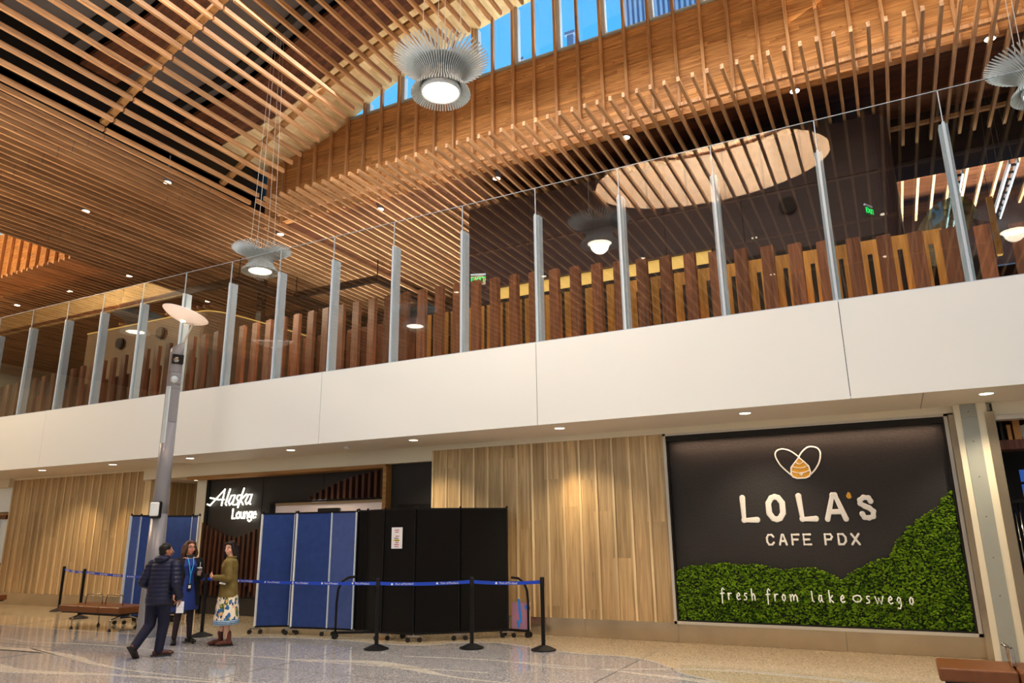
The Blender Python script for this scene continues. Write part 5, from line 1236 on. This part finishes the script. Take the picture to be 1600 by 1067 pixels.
dm = MB(); dm.loft([(V((0, 0, .55)), .235, .17), (V((0, 0, .62)), .232, .168), (V((0, .0, .85)), .20, .145), (V((0, 0, 1.0)), .175, .13), (V((0, .0, 1.12)), .155, .118), (V((0, .015, 1.28)), .17, .135), (V((0, 0, 1.37)), .165, .10), (V((0, 0, 1.405)), .085, .07)], 26)
link('dress', baked(dm, .009, 3), 'dress_blue', w2)
cm_ = MB()
for s_ in (-1, 1):
    cm_.loft([(V((s_*.135, -.02, .62)), .115, .155), (V((s_*.13, -.02, .9)), .10, .145), (V((s_*.12, -.01, 1.15)), .09, .14), (V((s_*.125, -.01, 1.33)), .085, .12), (V((s_*.10, -.02, 1.405)), .06, .09)], 20)
cm_.loft([(V((0, -.09, .62)), .20, .09), (V((0, -.08, 1.0)), .18, .08), (V((0, -.06, 1.35)), .17, .075), (V((0, -.05, 1.42)), .09, .05)], 20)
limb(cm_, [V((.19, 0, 1.35)), V((.25, -.02, 1.07)), V((.225, .07, .86))], (.068, .062, .052)); limb(cm_, [LAr[0], LAr[1], LAr[2]+(LAr[1]-LAr[2])*.12], (.068, .062, .05))
link('coat', baked(cm_, .009, 3), 'black_coat', w2)
sm = MB(); sm.loft([(V((0, .0, 1.40)), .085, .075), (V((0, .005, 1.43)), .075, .072), (V((0, .005, 1.455)), .064, .064)], 20); link('neck_scarf', baked(sm, .007, 2), 'scarf', w2)
tg = MB(); limb(tg, [RL[0]-V((0, 0, .2)), RL[1], RL[2]], (.085, .060, .041)); limb(tg, [LL[0]-V((0, 0, .2)), LL[1], LL[2]], (.085, .060, .041)); link('tights', baked(tg, .008, 3), 'tights', w2)
shoe(w2, RL[2]+V((0, 0, -.012)), (.35, 1), 'shoe_black', L=.24); shoe(w2, LL[2]+V((0, 0, -.012)), (-.35, 1), 'shoe_black', L=.24)
obj('lanyard', MB().tube([(-.05, .075, 1.42), (-.035, .16, 1.30), (.0, .158, 1.12), (.0, .155, .98)], .008, 6).tube([(.05, .075, 1.42), (.035, .16, 1.30), (.0, .160, 1.12)], .008, 6), 'lanyard_blue', w2)
bd = obj('badge', B(-.035, .035, .155, .162, .87, .985), 'black', w2, bevel=.005); obj('badge_photo', B(-.02, .02, .162, .164, .91, .96), 'paper', bd)
cp = thing('drink_cup', (0, 0, 0), 'clear plastic cup with a white straw held by the person in the black coat', 'cup')
bpy.context.view_layer.update()
cp.location = w2.matrix_world @ (LAr[2]+V((.055, .095, -.02)))
obj('cup', MB().lathe([(.030, -.035), (.040, .085), (.0415, .085), (.0415, .09), (.037, .088), (.028, -.03)], n=24), 'clear_plastic', cp, smooth=True)
obj('drink', MB().lathe([(.029, -.03), (.035, .045)], n=24), 'drink', cp); obj('lid', MB().lathe([(.044, .088), (.044, .096), (.03, .105)], n=24), 'fin_grey', cp); obj('straw', MB().cyl((0, 0, 0), (.012, 0, .19), .004, 8), 'paper', cp)

# --- woman in the olive jacket, turned away and looking back ---
w3 = thing('person', (-10.28, 9.42, 0), 'person in olive jacket and floral skirt with brown ankle boots, looking back over her shoulder', 'person', rz=yaw_of((-.79, -.61)))
mb = MB(); body_core(mb, .92, 1.37, .18, True)
hc = V((.0, .03, 1.555)); mb.cap(V((0, 0, 1.37)), hc+V((0, -.02, -.06)), .054, .047)
hy = math.radians(62)
q, r = head_parts(mb, hc, hy, .96, -.06)
RL = [V((.09, 0, .88)), V((.08, .03, .48)), V((.07, .10, .12))]; LL = [V((-.09, 0, .88)), V((-.08, -.02, .48)), V((-.06, -.05, .12))]
limb(mb, RL, (.088, .055, .037)); limb(mb, LL, (.088, .055, .037))
LA = [V((-.18, .0, 1.33)), V((-.23, -.03, 1.08)), V((-.10, .24, 1.09))]; RA = [V((.18, .0, 1.33)), V((.22, .02, 1.07)), V((.06, .24, 1.08))]
limb(mb, LA, (.046, .038, .024)); limb(mb, RA, (.046, .038, .024))
hand(mb, LA[2], (.35, .6, .55), (.6, -.5, .2), .6, 1, .9); hand(mb, RA[2], (-.3, .6, .2), (-.4, -.6, .3), .6, -1, .9)
link('body', baked(mb, .0065, 3), 'skin_pale', w3)
face_bits(w3, q, r, .96, 'hair_dark', .024)
link('hair', long_hair(hc, r, .10, .26), 'hair_dark', w3)
jm = MB(); jm.loft([(V((0, .0, .77)), .205, .16), (V((0, .0, .84)), .20, .155), (V((0, .0, 1.0)), .175, .135), (V((0, .0, 1.12)), .165, .128), (V((0, .01, 1.27)), .185, .14), (V((0, 0, 1.36)), .175, .11), (V((0, 0, 1.41)), .09, .08)], 26)
limb(jm, [LA[0], LA[1], LA[2]+(LA[1]-LA[2])*.1], (.072, .064, .050)); limb(jm, [RA[0], RA[1], RA[2]+(RA[1]-RA[2])*.1], (.072, .064, .050))
jk = link('jacket', baked(jm, .009, 3, lambda co, n_: co+n_*.003*math.sin(co.z*40+co.x*30)), 'olive_jacket', w3)
co_ = MB(); co_.loft([(V((0, -.01, 1.40)), .10, .085), (V((0, -.01, 1.435)), .085, .075)], 20); obj('collar', co_, 'olive_jacket', jk, smooth=True)
obj('pocket_note', MB().obox((-.205, .07, 1.0), (.004, 0, 0), (0, .05, .012), (0, -.004, .014)), 'paper', jk)
nf = 40; rings = []
sk_ = MB(); vs = []
for j, (z, rx, ry) in enumerate(((.335, .235, .20), (.42, .232, .195), (.60, .22, .18), (.78, .20, .16), (.92, .165, .125))):
    for i in range(nf*2):
        a = 2*PI*i/(nf*2); k2 = 1+.045*math.cos(a*14)*(1-j/4.5); vs.append((rx*k2*math.cos(a), ry*k2*math.sin(a), z))
n2 = nf*2; fs = [(j*n2+i, j*n2+(i+1) % n2, (j+1)*n2+(i+1) % n2, (j+1)*n2+i) for j in range(4) for i in range(n2)]
o = obj('skirt', sk_.add(vs, fs), 'floral', w3, smooth=True); so_ = o.modifiers.new('s', 'SOLIDIFY'); so_.thickness = .006
shoe(w3, RL[2]+V((0, 0, -.02)), (-.1, 1), 'boot_rust', L=.25, boot=.10, heel=.02); shoe(w3, LL[2]+V((0, 0, -.02)), (-.15, 1), 'boot_rust', L=.25, boot=.10, heel=.02)
